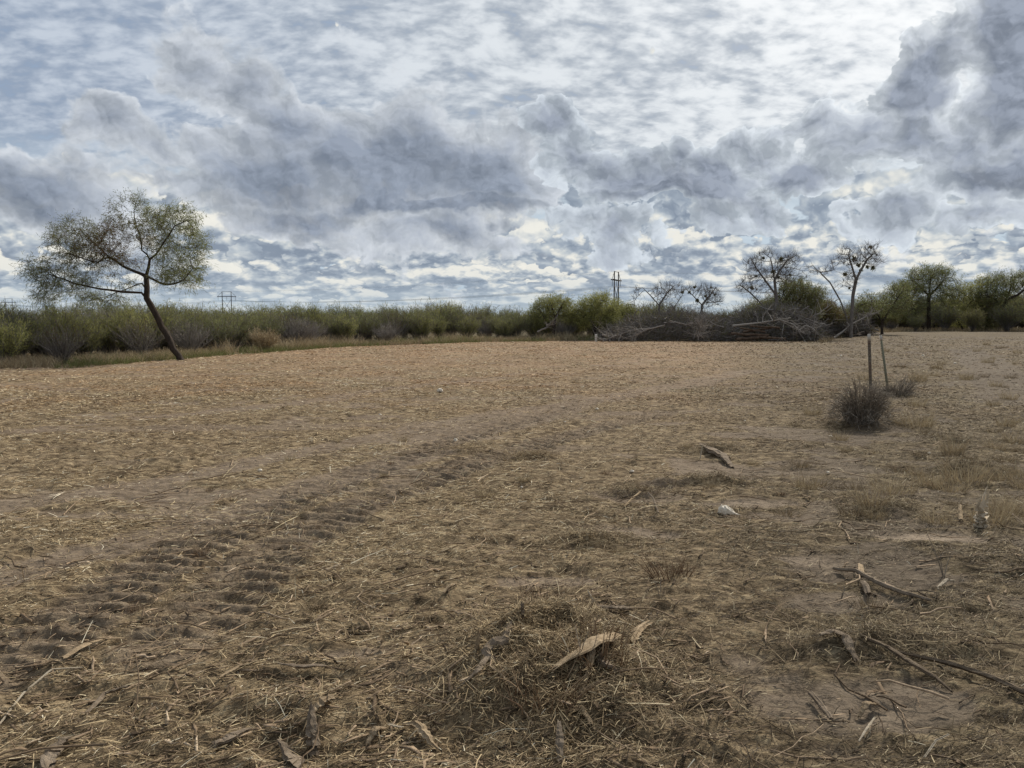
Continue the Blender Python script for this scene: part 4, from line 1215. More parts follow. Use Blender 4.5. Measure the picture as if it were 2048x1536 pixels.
def bough(px_pts, y0, r0, label, name='fallen_bough', cat='dead bough', mat=None, n_side=7, side_len=1.3, seed=0, group=None, up=0.25, fine=6):
    """A dead limb with side branches and fine forks, one mesh."""
    r = np.random.default_rng(seed)
    pts = np.array([at_depth(px, py, y0 + dd) for (px, py, dd) in px_pts])
    t = np.linspace(0, 1, len(pts)); tt = np.linspace(0, 1, 12)
    path = np.stack([np.interp(tt, t, pts[:, k]) for k in range(3)], axis=1) + r.normal(0, .03, (12, 3)) * np.linspace(0, 1, 12)[:, None]
    o = path[0].copy(); G = Geo()
    G.tube(path - o, np.linspace(r0, r0 * .35, 12), 7, .6)
    main = path[-1] - path[0]; main /= np.linalg.norm(main)
    for i in range(n_side):
        k = r.integers(2, 12); p = path[min(k, 11)].copy(); d = main * r.uniform(.2, 1) + r.normal(0, .55, 3) + np.array([0, 0, up]); d /= np.linalg.norm(d)
        L = side_len * r.uniform(.4, 1.2); q = [p]
        for s in range(5):
            d = d + r.normal(0, .18, 3) + np.array([0, 0, .02]); d /= np.linalg.norm(d); q.append(q[-1] + d * L / 5)
        q = np.array(q); G.tube(q - o, np.linspace(r0 * .45, r0 * .12, 6), 5, np.clip(r.normal(.6, .15), 0, 1), close=False)
        for j in range(fine):
            b = q[r.integers(1, 6)]; e = d + r.normal(0, .6, 3) + np.array([0, 0, up * .6]); e /= np.linalg.norm(e); l2 = L * r.uniform(.25, .6)
            G.tube(np.array([b, b + e * l2 * .5 + r.normal(0, .03, 3), b + e * l2]) - o, [r0 * .16, r0 * .12, r0 * .06], 3, np.clip(r.normal(.6, .18), 0, 1), close=False)
    ob = G.build(name, mat or M_pale_twig); ob.location = Vector(o)
    return tag(ob, label, cat, group)

B = 58.6
bough([(1465, 652, -.5), (1500, 648, -.4), (1540, 643, -.4), (1580, 636, -.3)], B, .09, 'thick bleached bough lying level on top of the stacked logs', seed=1, n_side=8, side_len=1.6)
bough([(1600, 660, -.4), (1612, 650, -.5), (1630, 660, -.7), (1642, 676, -.8)], B, .06, 'pale drooping bough spreading down the end of the second pile', seed=2, n_side=12, side_len=1.5, up=0)
bough([(1560, 640, -.5), (1585, 648, -.8), (1600, 665, -1)], B, .055, 'pale forked bough hanging over the front of the second pile', seed=3, n_side=12, side_len=1.4, up=-.1)
bough([(1396, 680, -.6), (1398, 665, -.8), (1402, 648, -.9)], B, .045, 'fan of whitish dead branches bursting from the front of the long pile', seed=4, n_side=34, side_len=1.25, up=.1, fine=9)
bough([(1300, 656, -.3), (1265, 660, -.6), (1230, 672, -.8), (1208, 680, -.9)], B, .045, 'grey twiggy bough trailing off the low end of the long pile', seed=5, n_side=26, side_len=1.5, up=0, fine=9)
bough([(1330, 650, -.5), (1290, 660, -.8), (1262, 676, -.9)], B, .05, 'grey bough slanting down the face of the long pile', seed=6, n_side=14, side_len=1.3, up=0, fine=7)
bough([(1340, 642, -.6), (1375, 650, -.7), (1410, 640, -.7)], B, .05, 'curved dark grey bough across the crest of the long pile', seed=7, n_side=12, side_len=1.3, mat=M_twig)
bough([(1668, 676, -1), (1690, 660, -.8), (1697, 652, -.8)], 64.0, .08, 'short thick bleached limb propped against the stump heap', seed=8, n_side=1, side_len=.5, fine=1)
bough([(1700, 650, 0), (1728, 636, 0), (1748, 625, 0)], 64.0, .07, 'white forked bough reaching out over the stump heap towards the posts', seed=9, n_side=14, side_len=1.3, up=.3)
bough([(1610, 640, 0), (1640, 625, .3), (1668, 605, .5)], 62.0, .05, 'bare grey bough sticking up behind the end of the second pile', seed=10, n_side=16, side_len=1.5)
bough([(1075, 664, 0), (1092, 655, 0), (1104, 648, 0)], 58.5, .07, 'dark broken limb at the foot of the ragged green tree', seed=11, n_side=10, side_len=.9, mat=M_twig)

M_log = bark_mat('brown_log', (0.06, 0.040, 0.027), (0.17, 0.12, 0.085), 5.0)
def log(name, pxa, pya, pxb, pyb, y0, rad, label, cat='log', group=None, mat=None, seed=0):
    r = np.random.default_rng(seed)
    a = np.array(at_depth(pxa, pya, y0)); b = np.array(at_depth(pxb, pyb, y0 + r.uniform(-.4, .4)))
    path = a + (b - a) * np.linspace(0, 1, 9)[:, None] + r.normal(0, rad * .15, (9, 3))
    G = Geo(); G.tube(path - a, rad * r.uniform(.85, 1.12, 9), 10, .5)
    o = G.build(name, mat or M_log); o.location = Vector(a)
    return tag(o, label, cat, group)
for i, (a, b, c, d, rr, lab) in enumerate([
    (1486, 664, 1542, 656, .08, 'uppermost brown log of the stack in the second brush pile'), (1462, 667, 1538, 671, .10, 'thick brown log in the middle of the log stack'),
    (1472, 679, 1532, 674, .12, 'brown log lying along the ground at the foot of the log stack'), (1500, 652, 1560, 656, .07, 'slim weathered log just under the bleached bough'),
    (1480, 656, 1530, 664, .06, 'slim brown log crossing the log stack at a slant'), (1520, 674, 1572, 678, .09, 'short dark log end poking out beside the log stack')]):
    log('log', a, b, c, d, 59.0 - .25 * (i % 3), rr, lab, seed=300 + i)
for i, (a, b, c, d, lab) in enumerate([(1690, 668, 1712, 655, 'dark torn stump lying on its side in the stump heap'), (1716, 671, 1733, 664, 'small torn stump at the outer foot of the stump heap')]):
    log('torn_stump', a, b, c, d, 65.0, .2, lab, 'stump', seed=320 + i, mat=M_bark)

# white marker stake in front of the round green tree
M_white = material('white_paint', lambda N: principled(N, (0.72, 0.70, 0.64), 0.7))
def box_mesh(name, boxes, mat, parent=None, bevel=0.0):
    V, F = [], []
    for (x0, y0, z0, x1, y1, z1) in boxes:
        k = len(V)
        V += [(x0, y0, z0), (x1, y0, z0), (x1, y1, z0), (x0, y1, z0), (x0, y0, z1), (x1, y0, z1), (x1, y1, z1), (x0, y1, z1)]
        F += [(k, k + 3, k + 2, k + 1), (k + 4, k + 5, k + 6, k + 7), (k, k + 1, k + 5, k + 4), (k + 1, k + 2, k + 6, k + 5), (k + 2, k + 3, k + 7, k + 6), (k + 3, k, k + 4, k + 7)]
    o = mesh_object(name, V, np.array(F), mat, parent)
    if bevel:
        m = o.modifiers.new('bevel', 'BEVEL'); m.width = bevel; m.segments = 2
    return o
g = ground_at(1192, 683)
o = box_mesh('marker_stake', [(-.09, -.03, -.1, .09, .03, .56)], M_white, bevel=.012); o.location = g
tag(o, 'short white marker stake standing in front of the round bright green tree', 'stake')

# ------------------------------------------------------------------ steel T-posts
def rusty(N):
    obj = N.new('ShaderNodeTexCoord').outputs['Object']
    n = N.noise(obj, 25, 4, .6); a = N.noise(N.v('MULTIPLY', obj, (1, 1, .3)), 9, 4, .6)
    c = N.mix(N.step(a, .42, .6), (0.15, 0.13, 0.095), (0.16, 0.105, 0.070))
    c = N.mix(1.0, c, N.ramp(n, [(.3, (.65,) * 3), (.7, (1.2,) * 3)]), 'MULTIPLY')
    return principled(N, c, .75, None, .3)
M_rust = material('rusty_steel', rusty)
def greenpaint(N):
    obj = N.new('ShaderNodeTexCoord').outputs['Object']
    n = N.noise(obj, 20, 4, .6)
    return principled(N, N.mix(N.step(n, .5, .68), (0.20, 0.195, 0.13), (0.20, 0.15, 0.10)), .7, None, .3)
M_post_green = material('faded_green_paint', greenpaint)
M_tip = material('chalky_white_tip', lambda N: principled(N, (0.50, 0.46, 0.40), .8))
def t_post(base, top, mat, label, rz):
    base = Vector(base); top = Vector(top); H = (top - base).length
    root = empty('steel_post', base); tag(root, label, 'post')
    q = (top - base).to_track_quat('Z', 'Y')
    root.rotation_mode = 'QUATERNION'; root.rotation_quaternion = q @ Matrix.Rotation(rz, 4, 'Z').to_quaternion()
    w = .024
    b = [(-w, -.003, -.3, w, .003, H - .11), (-.004, .003, -.3, .004, .038, H - .11)]
    st = [(-.007, -.013, z, .007, -.0022, z + .022) for z in np.arange(.05, H - .14, .054)]
    box_mesh('post_body', b + st, mat, root)
    box_mesh('white_tip', [(-w - .0015, -.0045, H - .109, w + .0015, .0045, H), (-.0055, .0045, H - .109, .0055, .0395, H)], M_tip, root)
    return root
b1 = ground_at(1743, 838); t1 = at_depth(1738, 668, b1.y)
t_post(b1, t1, M_rust, 'rusty brown steel post with white tip rising out of the dead bush', R(65))
b2 = ground_at(1776, 788); t2 = at_depth(1760, 671, b2.y + .1)
t_post(b2, t2, M_post_green, 'leaning faded green steel post with pale tip, farther of the two posts', R(25))

# ------------------------------------------------------------------ dead bushes at the posts
M_dead = tint_ramp_mat('dead_stems', [(0.0, (0.12, 0.10, 0.080)), (0.4, (0.26, 0.22, 0.172)), (0.8, (0.42, 0.36, 0.285)), (1.0, (0.56, 0.49, 0.40))], .9)
def dead_bush(px, py, wpx, hpx, n, label, seed, droop=1.0):
    base = ground_at(px, py - 8); k = (base - camera.location).length / FPX
    w, h = wpx * k / 2, hpx * k
    r = np.random.default_rng(seed); G = Geo()
    for i in range(n):
        a = r.uniform(0, 6.28); u = r.uniform(.15, 1) ** .6; hh = h * r.uniform(.5, 1.05) * (1 - .35 * u * u)
        lob = 1 + .28 * math.cos(a - seed) + .15 * math.cos(2 * a + seed); hh *= lob
        b = np.array([math.cos(a), math.sin(a), 0]) * lob; s0 = b * w * u * r.uniform(.1, .5) ; tgt = b * w * u
        pts = []
        for t in np.linspace(0, 1, 6):
            z = hh * math.sin(min(t * (1.1 + .75 * droop * u), 2.6)) if droop > 0 else hh * t
            pts.append(s0 + (tgt - s0) * t ** .8 + np.array([r.normal(0, .012), r.normal(0, .012), max(z, -.02)]))
        G.tube(pts, np.linspace(.0042, .0018, 6) * r.uniform(.6, 1.5), 4, np.clip(r.normal(.33, .2), 0, 1), close=False)
    m = n * 3; ang = r.uniform(0, 6.28, m); u = r.uniform(0, 1, m) ** .5
    P = np.stack([np.cos(ang) * w * u, np.sin(ang) * w * u, h * np.sqrt(np.clip(1 - u ** 2.4, 0, 1)) * r.uniform(.1, .95, m)], axis=1)
    d = r.normal(0, .6, (m, 3)) + np.stack([np.cos(ang), np.sin(ang), np.full(m, .2)], axis=1) * .5; d /= np.linalg.norm(d, axis=1, keepdims=True)
    V, F, T = ribbons(P, d, r.uniform(.05, .2, m), r.uniform(.003, .007, m), r.normal(0, .03, (m, 3)), np.clip(r.normal(.35, .22, m), 0, 1), 2, r.normal(0, 1, (m, 3)), .4)
    G.add(V, F, T)
    o = G.build('dead_bush', M_dead); o.location = base - Vector((0, 0, .02))
    return tag(o, label, 'dead bush')
dead_bush(1719, 852, 104, 74, 620, 'rounded grey dead bush heaped around the foot of the rusty post', 401)
dead_bush(1790, 796, 66, 34, 260, 'low wiry dead bush around the foot of the leaning post', 402, droop=.3)

# ================================================================== power line
M_pole = bark_mat('creosote_pole', (0.045, 0.038, 0.034), (0.10, 0.088, 0.08), 3.0)
M_wire = material('wire', lambda N: principled(N, (0.06, 0.065, 0.075), .5, None, .4))
def tower(loc, yaw, H, label):
    root = empty('power_pole', loc, yaw); tag(root, label, 'power pole')
    s = 2.4
    for e in (-1, 1):
        G = Geo(); G.tube([(e * s, 0, -1), (e * s, 0, H * .5), (e * s, 0, H)], [.27, .23, .18], 8, .5); G.build('pole', M_pole, root, True)
    box_mesh('crossarm', [(-5.0, -.42, H - 3.0, 5.0, -.26, H - 2.66), (-5.0, .26, H - 3.0, 5.0, .42, H - 2.66)], M_pole, root)
    G = Geo(); G.tube([(-s, 0, H - .15), (s, 0, H - .15)], .09, 6, .5); G.build('top_tie', M_pole, root)
    for e in (-1, 1):
        G = Geo(); G.tube([(e * s, .0, H - .2), (e * 4.8, 0, H - 2.6)], .07, 5, .5); G.build('arm_brace', M_pole, root)
        G = Geo(); G.tube([(-e * s, .02 * e, H - 4.2), (e * s, .02 * e, H - 11.5)], .085, 5, .5); G.build('cross_brace', M_pole, root)
    for x in (-4.6, 0, 4.6):
        G = Geo(); zs = np.linspace(H - 2.95, H - 4.9, 15)
        G.tube([(x, 0, z) for z in zs], [.05 + .07 * (i % 2) for i in range(15)], 6, .5, close=False); G.build('insulator', M_wire, root)
    return root
def tz(px, py, y): return at_depth(px, py, y).z
T = []
for (px, py, y, yaw, lab) in [(-420, 606, 700, 20, None), (17, 597, 575, 8, 'most distant twin-pole power tower at the edge of the photo, behind the yellow-green shrub'), (453, 583, 432, 10, 'distant twin-pole power tower seen square on beyond the brush'),
                         (1233, 543, 255, 66, 'nearest twin-pole power tower seen nearly edge on beside the round green tree'), (2500, 546, 262, 75, None)]:
    p = at_depth(px, py, y); H = 19.0
    T.append((p, R(yaw), H))
    if lab: tower((p.x, p.y, p.z - H), R(yaw), H, lab)
names = ['', 'beyond the most distant tower', 'between the two distant towers', 'between the square-on tower and the nearest tower', 'running off past the bare trees from the nearest tower']
for i in range(1, len(T)):
    pa, ya, H = T[i - 1]; pb, yb, _ = T[i]
    span = ['from the far tower out of the photo', 'strung between the two most distant towers', 'strung low over the brush towards the nearest tower', 'running behind the bare trees from the nearest tower'][i - 1]
    for (x, dz, nm) in ((-4.6, -4.95, 'hanging from the arm'), (0, -4.95, 'hanging from the arm'), (4.6, -4.95, 'hanging from the arm'), (-2.4, .05, 'tied to the pole tops'), (2.4, .05, 'tied to the pole tops')):
        a = pa + Vector((x * math.cos(ya), x * math.sin(ya), dz)); b = pb + Vector((x * math.cos(yb), x * math.sin(yb), dz))
        sag = 2.6 if dz < 0 else 1.6
        pts = [a + (b - a) * t + Vector((0, 0, -4 * sag * t * (1 - t))) for t in np.linspace(0, 1, 25)]
        G = Geo(); G.tube(np.array(pts) - np.array(a), .030 if dz < 0 else .014, 4, .5)
        o = G.build('power_line', M_wire); o.location = a
        lab = ('thin dark conductor ' if dz < 0 else 'faint thin ground wire ') + span
        tag(o, lab, 'power line', lab.replace('conductor', 'conductors').replace('ground wire', 'ground wires'))

# ================================================================== single pieces of wood on the field
def resample(pts, n):
    pts = np.array(pts, float); s = np.concatenate([[0], np.cumsum(np.linalg.norm(np.diff(pts, axis=0), axis=1))])
    t = np.linspace(0, s[-1], n); return np.stack([np.interp(t, s, pts[:, k]) for k in range(3)], axis=1)
def wood_mat(name, dark, mid, light):
    def b(N):
        obj = N.new('ShaderNodeTexCoord').outputs['UV']
        gen = N.new('ShaderNodeTexCoord').outputs['Object']
        at = N.new('ShaderNodeAttribute', attribute_name='tint').outputs['Fac']
        g1 = N.noise(N.xyz(N.mul(at, 14.0), 0.0, 0.0), 3.0, 5, .7)
        g2 = N.noise(gen, 45.0, 5, .7); g3 = N.noise(gen, 9.0, 3, .6)
        g = N.add(N.mul(g1, .45), N.add(N.mul(g2, .35), N.mul(g3, .25)))
        c = N.ramp(g, [(.36, dark), (.5, mid), (.66, light)])
        bn = N.new('ShaderNodeBump'); N.put(bn.inputs['Height'], g); bn.inputs['Strength'].default_value = .9; bn.inputs['Distance'].default_value = .02
        return principled(N, c, .88, bn.outputs[0], .1)
    return material(name, b)
M_wood_tan = wood_mat('torn_tan_wood', (0.13, 0.090, 0.055), (0.34, 0.25, 0.155), (0.56, 0.44, 0.29))
M_wood_grey = wood_mat('weathered_grey_wood', (0.085, 0.064, 0.045), (0.21, 0.162, 0.115), (0.40, 0.32, 0.235))
M_wood_pale = wood_mat('bleached_splintered_wood', (0.26, 0.21, 0.15), (0.50, 0.42, 0.31), (0.70, 0.62, 0.48))
M_wood_white = wood_mat('white_splintered_wood', (0.40, 0.32, 0.22), (0.64, 0.54, 0.40), (0.82, 0.73, 0.57))
M_wood_dark = wood_mat('dark_rotten_wood', (0.065, 0.047, 0.032), (0.16, 0.120, 0.082), (0.30, 0.235, 0.165))
def wood(name, label, cat, px_pts, half_px, mat, flatten=.6, lift=None, jag=(.5, .5), seed=0, rough=.22, group=None, rings=16, sides=11):
    """px_pts: (px, py, lift in metres above the soil there); half_px: half widths in photo pixels along it."""
    r = np.random.default_rng(seed)
    P = []
    for (px, py, up) in px_pts:
        g = ground_at(px, py)
        if up > .12:          # upright end: same distance as the first point, read off the sight line
            g0 = P[0]; q = at_depth(px, py, g0[1] + r.uniform(-.02, .02)); P.append(np.array(q)); continue
        P.append(np.array(g) + np.array([0, 0, up]))
    path = resample(P, rings); D = np.linalg.norm(path[0] - np.array(camera.location)) / FPX
    half = np.interp(np.linspace(0, 1, rings), np.linspace(0, 1, len(half_px)), half_px) * D
    path = path + r.normal(0, 1, (rings, 3)) * half[:, None] * .10
    tan = np.gradient(path, axis=0); tan /= np.linalg.norm(tan, axis=1, keepdims=True)
    side = np.cross(tan, np.array([0, 0.25, 1.0])); side /= np.linalg.norm(side, axis=1, keepdims=True); up = np.cross(side, tan)
    a = np.arange(sides) / sides * 2 * math.pi
    groove = 1 + rough * r.normal(0, 1, sides)
    V = []
    for i in range(rings):
        rr = half[i] * np.clip(groove + r.normal(0, rough * .35, sides), .35, 1.7)
        ax = np.zeros(sides)
        if i == 0: ax = -np.abs(r.normal(0, 1, sides)) * half[i] * 2.2 * jag[0]
        if i == rings - 1: ax = np.abs(r.normal(0, 1, sides)) * half[i] * 2.2 * jag[1]
        V.append(path[i] + (np.cos(a) * rr)[:, None] * side[i] + (np.sin(a) * rr * flatten)[:, None] * up[i] + ax[:, None] * tan[i])
    V = np.concatenate(V); o0 = P[0].copy()
    if not any(u > .12 for *_, u in px_pts): o0 = path.mean(axis=0)
    F = [(i * sides + k, i * sides + (k + 1) % sides, (i + 1) * sides + (k + 1) % sides, (i + 1) * sides + k) for i in range(rings - 1) for k in range(sides)]
    caps = []
    for i, ins in ((0, .6), (rings - 1, .6)):
        c = path[i] + tan[i] * half[i] * (ins if i == 0 else -ins)
        V = np.concatenate([V, [c]]); ci = len(V) - 1
        caps += [(ci, i * sides + k, i * sides + (k + 1) % sides) for k in range(sides)]
    tint = np.concatenate([np.tile(np.arange(sides) / sides, rings), [.5, .5]])
    ob = mesh_object(name, V - o0, F + caps, mat, None, tint)
    ob.location = Vector(o0)
    return tag(ob, label, cat, group)

wood('wood_slab', 'broad torn tan slab lying across the top of the debris heap', 'wood slab', [(1118, 1352, .05), (1160, 1336, .07), (1190, 1318, .075), (1221, 1300, .07)], [7, 16, 21, 18], M_wood_tan, .35, jag=(1.4, .25), seed=1, rough=.16)
wood('wood_sliver', 'flat split piece propped under the torn tan slab', 'wood piece', [(1184, 1334, .06), (1176, 1362, .03), (1166, 1388, .02)], [7, 6, 4], M_wood_tan, .45, seed=2, jag=(.4, 1.2))
wood('wood_piece', 'curved brown splintered piece sloping off the far side of the tan slab', 'wood piece', [(1196, 1330, .03), (1216, 1344, .03), (1232, 1362, .01)], [10, 12, 8], M_wood_grey, .5, seed=3)
wood('tree_root', 'crooked grey-brown root bending over the shoulder of the debris heap', 'root', [(1021, 1266, .03), (1008, 1288, .04), (988, 1304, .05), (970, 1318, .04), (982, 1330, .03), (994, 1332, .02)], [6, 9, 11, 10, 8, 5], M_wood_grey, .85, seed=4, rough=.12, jag=(.6, .6))
wood('wood_stake', 'pale upright splinter standing beside the crooked root', 'splinter', [(958, 1332, 0), (953, 1300, .2), (958, 1268, .3)], [4, 5, 2.5], M_wood_tan, .6, seed=5, jag=(.2, 1.5))
wood('wood_piece', 'mottled pale chunk lying just beyond the tan slab', 'wood chunk', [(1262, 1292, .02), (1276, 1272, .03), (1292, 1256, .02)], [7, 11, 8], M_wood_tan, .6, seed=6, jag=(1.0, .4))
wood('wood_sliver', 'long brown splinter leaning down the open side of the debris heap', 'splinter', [(974, 1344, .05), (955, 1376, .03), (930, 1420, .02)], [5, 6, 3], M_wood_grey, .5, seed=7, jag=(.6, 1.2))
wood('wood_stake', 'short dark upright stub at the back of the debris heap', 'stub', [(1046, 1256, 0), (1046, 1232, .2), (1045, 1208, .3)], [3, 3.5, 3], M_wood_dark, .9, seed=8)
wood('wood_piece', 'short rounded log end half buried behind the debris heap', 'log end', [(1142, 1212, .02), (1156, 1208, .02), (1166, 1203, .02)], [6, 7, 6], M_wood_tan, .9, seed=9, jag=(.2, .2))
wood('tree_limb', 'grey limb with broken fork lying behind the debris heap', 'branch', [(1196, 1220, .02), (1225, 1222, .02), (1262, 1220, .02)], [3.5, 5.5, 4], M_wood_grey, .85, seed=10)
wood('wood_piece', 'pale bent splinter sticking up near the grey limb', 'splinter', [(1192, 1222, 0), (1186, 1200, .2), (1176, 1182, .3)], [4, 3.5, 2], M_wood_pale, .5, seed=11)
wood('wood_sliver', 'narrow brown split piece in front of the debris heap', 'wood piece', [(1146, 1438, .03), (1162, 1456, .02), (1180, 1474, .02)], [4, 5, 4], M_wood_tan, .45, seed=12)
wood('wood_sliver', 'thick short splinter pointing up out of the front of the heap', 'splinter', [(1120, 1530, .02), (1119, 1512, .05), (1118, 1492, .08)], [4, 7, 3], M_wood_grey, .5, seed=13)
wood('wood_piece', 'mottled tan chunk with torn end close to the lower photo edge', 'wood chunk', [(736, 1482, .02), (752, 1472, .03), (766, 1464, .02)], [4, 8, 5], M_wood_tan, .5, seed=14)
wood('wood_piece', 'curved grey-brown chunk arching over a dark hollow in the foreground litter', 'wood chunk', [(812, 1462, .03), (838, 1474, .05), (858, 1492, .03), (870, 1500, .01)], [5, 8, 9, 5], M_wood_tan, .6, seed=15)
wood('wood_piece', 'bright torn chip lying above the curved chunk', 'wood chip', [(784, 1468, .03), (800, 1464, .03)], [4, 3], M_wood_pale, .4, seed=16, rings=8)
wood('wood_piece', 'wedge of torn wood with a dark underside in the foreground litter', 'wood chunk', [(621, 1440, .02), (642, 1424, .04), (664, 1416, .05)], [4, 9, 11], M_wood_tan, .6, seed=17, jag=(1.5, .3))
wood('wood_piece', 'mossy grey broken stub standing in the front litter', 'stub', [(630, 1504, 0), (628, 1486, .06), (626, 1470, .09)], [10, 9, 4], M_wood_grey, .7, seed=18)
wood('wood_sliver', 'bundle of thin dark fibres split lengthwise on the open litter', 'wood piece', [(560, 1346, .02), (600, 1352, .03), (640, 1354, .03), (662, 1350, .02)], [2, 5, 5, 2.5], M_wood_grey, .5, seed=19, rough=.35)
wood('wood_sliver', 'long straight split lath among the front straw', 'wood piece', [(508, 1337, .02), (478, 1346, .02), (440, 1362, .02)], [3, 3.5, 2.5], M_wood_tan, .4, seed=20)
wood('straw_stalk', 'long pale curved stalk arching over the near straw', 'stalk', [(0, 1446, .02), (50, 1402, .04), (105, 1360, .05), (165, 1340, .03)], [1.6, 1.8, 1.8, 1.4], M_wood_pale, .8, seed=21, rings=20)
wood('straw_stalk', 'thick pale shredded stalk lying across the near straw', 'stalk', [(130, 1326, .03), (165, 1305, .03), (205, 1288, .03), (246, 1272, .02)], [4, 5, 4, 2], M_wood_tan, .5, seed=22)
wood('wood_sliver', 'dark split branch slanting through the near straw', 'branch', [(172, 1436, .02), (210, 1400, .03), (254, 1386, .03)], [4, 5, 4], M_wood_grey, .5, seed=23)
wood('wood_piece', 'flat brown slab edge showing at the corner of the photo', 'wood slab', [(90, 1536, .02), (110, 1515, .03), (130, 1500, .02)], [12, 14, 6], M_wood_grey, .4, seed=24)
wood('wood_piece', 'flat dull slab pressed into the litter near the lower edge', 'wood slab', [(430, 1500, .02), (455, 1486, .02), (490, 1470, .02)], [8, 10, 5], M_wood_grey, .35, seed=25)
wood('wood_piece', 'pointed brown slab standing on edge at the lower photo edge', 'wood slab', [(590, 1536, .02), (575, 1518, .03), (558, 1500, .04)], [12, 9, 3], M_wood_grey, .4, seed=26)
wood('wood_sliver', 'pale flat sliver lying alone on the open straw field', 'wood piece', [(96, 1000, .02), (112, 995, .02), (128, 989, .02)], [1.5, 3, 1.2], M_wood_pale, .4, seed=27, rings=8)
wood('branch', 'short pale branch lying in the dark straw patch across the open field', 'branch', [(308, 955, .03), (330, 950, .05), (352, 950, .02)], [1.6, 2, 1.2], M_wood_tan, .8, seed=28, rings=8)
wood('tree_log', 'short thick weathered log resting on a low hump beyond the plastic bag', 'log', [(1404, 900, .03), (1424, 912, .035), (1446, 922, .025), (1464, 934, .01)], [3, 6.5, 5.5, 3], M_wood_grey, .7, seed=29, rough=.28, jag=(1.2, .9))
wood('wood_sliver', 'dark plank edge lying behind the short weathered log', 'plank', [(1412, 900, .04), (1436, 908, .05), (1458, 917, .02)], [3, 3, 3], M_wood_dark, .6, seed=30)
wood('wood_sliver', 'thin pale stick leaning on the end of the weathered log', 'stick', [(1400, 918, 0), (1404, 896, .3)], [1.4, 1], M_wood_pale, .8, seed=31, rings=6)
wood('branch', 'long grey pole lying across the bare soil patch', 'pole', [(1668, 1146, .03), (1710, 1158, .04), (1750, 1176, .04), (1800, 1194, .03), (1856, 1212, .02)], [3, 4.5, 4.5, 4.5, 2.5], M_wood_grey, .85, seed=32, rough=.1, rings=22)
wood('wood_piece', 'small pale stub of wood standing beyond the long grey pole', 'stub', [(1722, 1152, .01), (1721, 1144, .015), (1720, 1136, .02)], [4.5, 4.5, 4], M_wood_tan, .9, seed=33, jag=(.2, .2), rings=8)
wood('wood_piece', 'short grey stub under the middle of the long grey pole', 'stub', [(1736, 1194, .02), (1731, 1182, .03), (1726, 1171, .02)], [4.5, 5, 4], M_wood_grey, .9, seed=34, rings=8)
wood('wood_sliver', 'dark thin lath lying past the end of the long grey pole', 'stick', [(1824, 1190, .02), (1850, 1191, .03), (1878, 1194, .02)], [1.5, 2.2, 1.5], M_wood_dark, .6, seed=35)
wood('wood_piece', 'pale curled chip of wood near the dry stalks', 'wood chip', [(1880, 1178, .02), (1893, 1172, .04), (1906, 1168, .02)], [3, 5, 2.5], M_wood_pale, .4, seed=36, rings=8)
wood('splintered_stump', 'white splintered stump with jagged spikes beside the pale soil patch', 'stump', [(1964, 1056, 0), (1963, 1040, .2), (1962, 1022, .2)], [13, 11, 7], M_wood_white, .8, seed=37, jag=(.1, 1.6), rough=.35)
wood('splinter', 'tall white spike leaning off the splintered stump', 'splinter', [(1968, 1032, 0), (1970, 1010, .2), (1974, 992, .2)], [6, 5, 2], M_wood_white, .6, seed=38, jag=(.2, 1.4))
wood('wood_piece', 'small pale stub a step away from the splintered stump', 'stub', [(1922, 1042, .01), (1920, 1026, .06)], [4, 2.5], M_wood_tan, .8, seed=39, rings=8)
wood('branch', 'forked brown stick running out of the photo past the splintered stump', 'stick', [(2000, 1022, .02), (2025, 1036, .03), (2060, 1056, .02)], [1.6, 2, 2.2], M_wood_grey, .8, seed=40)
wood('plank', 'broken dark plank end lifted out of the straw', 'plank', [(1642, 1280, .03), (1664, 1292, .035), (1690, 1308, .03), (1710, 1324, .02)], [7, 9, 8, 4], M_wood_grey, .3, seed=41, jag=(.3, .8))
wood('tree_limb', 'long rotten pole running on from the broken plank', 'pole', [(1722, 1298, .02), (1775, 1318, .04), (1830, 1348, .04), (1870, 1368, .03), (1902, 1386, .01)], [3, 4.5, 5, 4.5, 2], M_wood_dark, .8, seed=42, rings=24, rough=.18)
wood('tree_limb', 'farther rotten pole parallel to the long one, reaching the photo edge', 'pole', [(1790, 1310, .02), (1850, 1328, .03), (1910, 1346, .04), (1980, 1370, .04), (2048, 1398, .03), (2090, 1418, .02)], [2.5, 4, 4.5, 5, 5, 5], M_wood_dark, .7, seed=43, rings=24, rough=.2)
wood('wood_piece', 'curved tan bark piece lying below the dark poles', 'bark piece', [(1718, 1440, .02), (1732, 1428, .05), (1750, 1418, .03)], [4, 7, 4], M_wood_tan, .35, seed=44)
wood('branch', 'brown forked branch half under straw below the broken plank', 'branch', [(1622, 1400, .03), (1640, 1420, .03), (1662, 1446, .02)], [4, 4.5, 3], M_wood_grey, .8, seed=45)
wood('branch', 'thin pale stick with upturned end near the lower photo edge', 'stick', [(1848, 1524, .02), (1870, 1508, .04), (1896, 1494, .05)], [1.4, 2, 1.8], M_wood_pale, .8, seed=46)
wood('branch', 'thin pale bent stick below the curved bark piece', 'stick', [(1718, 1492, .02), (1732, 1478, .04), (1748, 1460, .05)], [1.2, 1.8, 1.4], M_wood_pale, .8, seed=47)
wood('wood_piece', 'broken brown sticks at the crest of the shadowed hump nearest the plastic bag', 'stick', [(1296, 994, .08), (1306, 1008, .05), (1316, 1030, .02)], [1.8, 2, 1.6], M_wood_grey, .8, seed=48)
wood('wood_piece', 'short stick leaning the other way off the shadowed hump', 'stick', [(1280, 1000, .07), (1262, 1010, .05), (1248, 1018, .02)], [1.4, 2, 1.2], M_wood_tan, .8, seed=49)
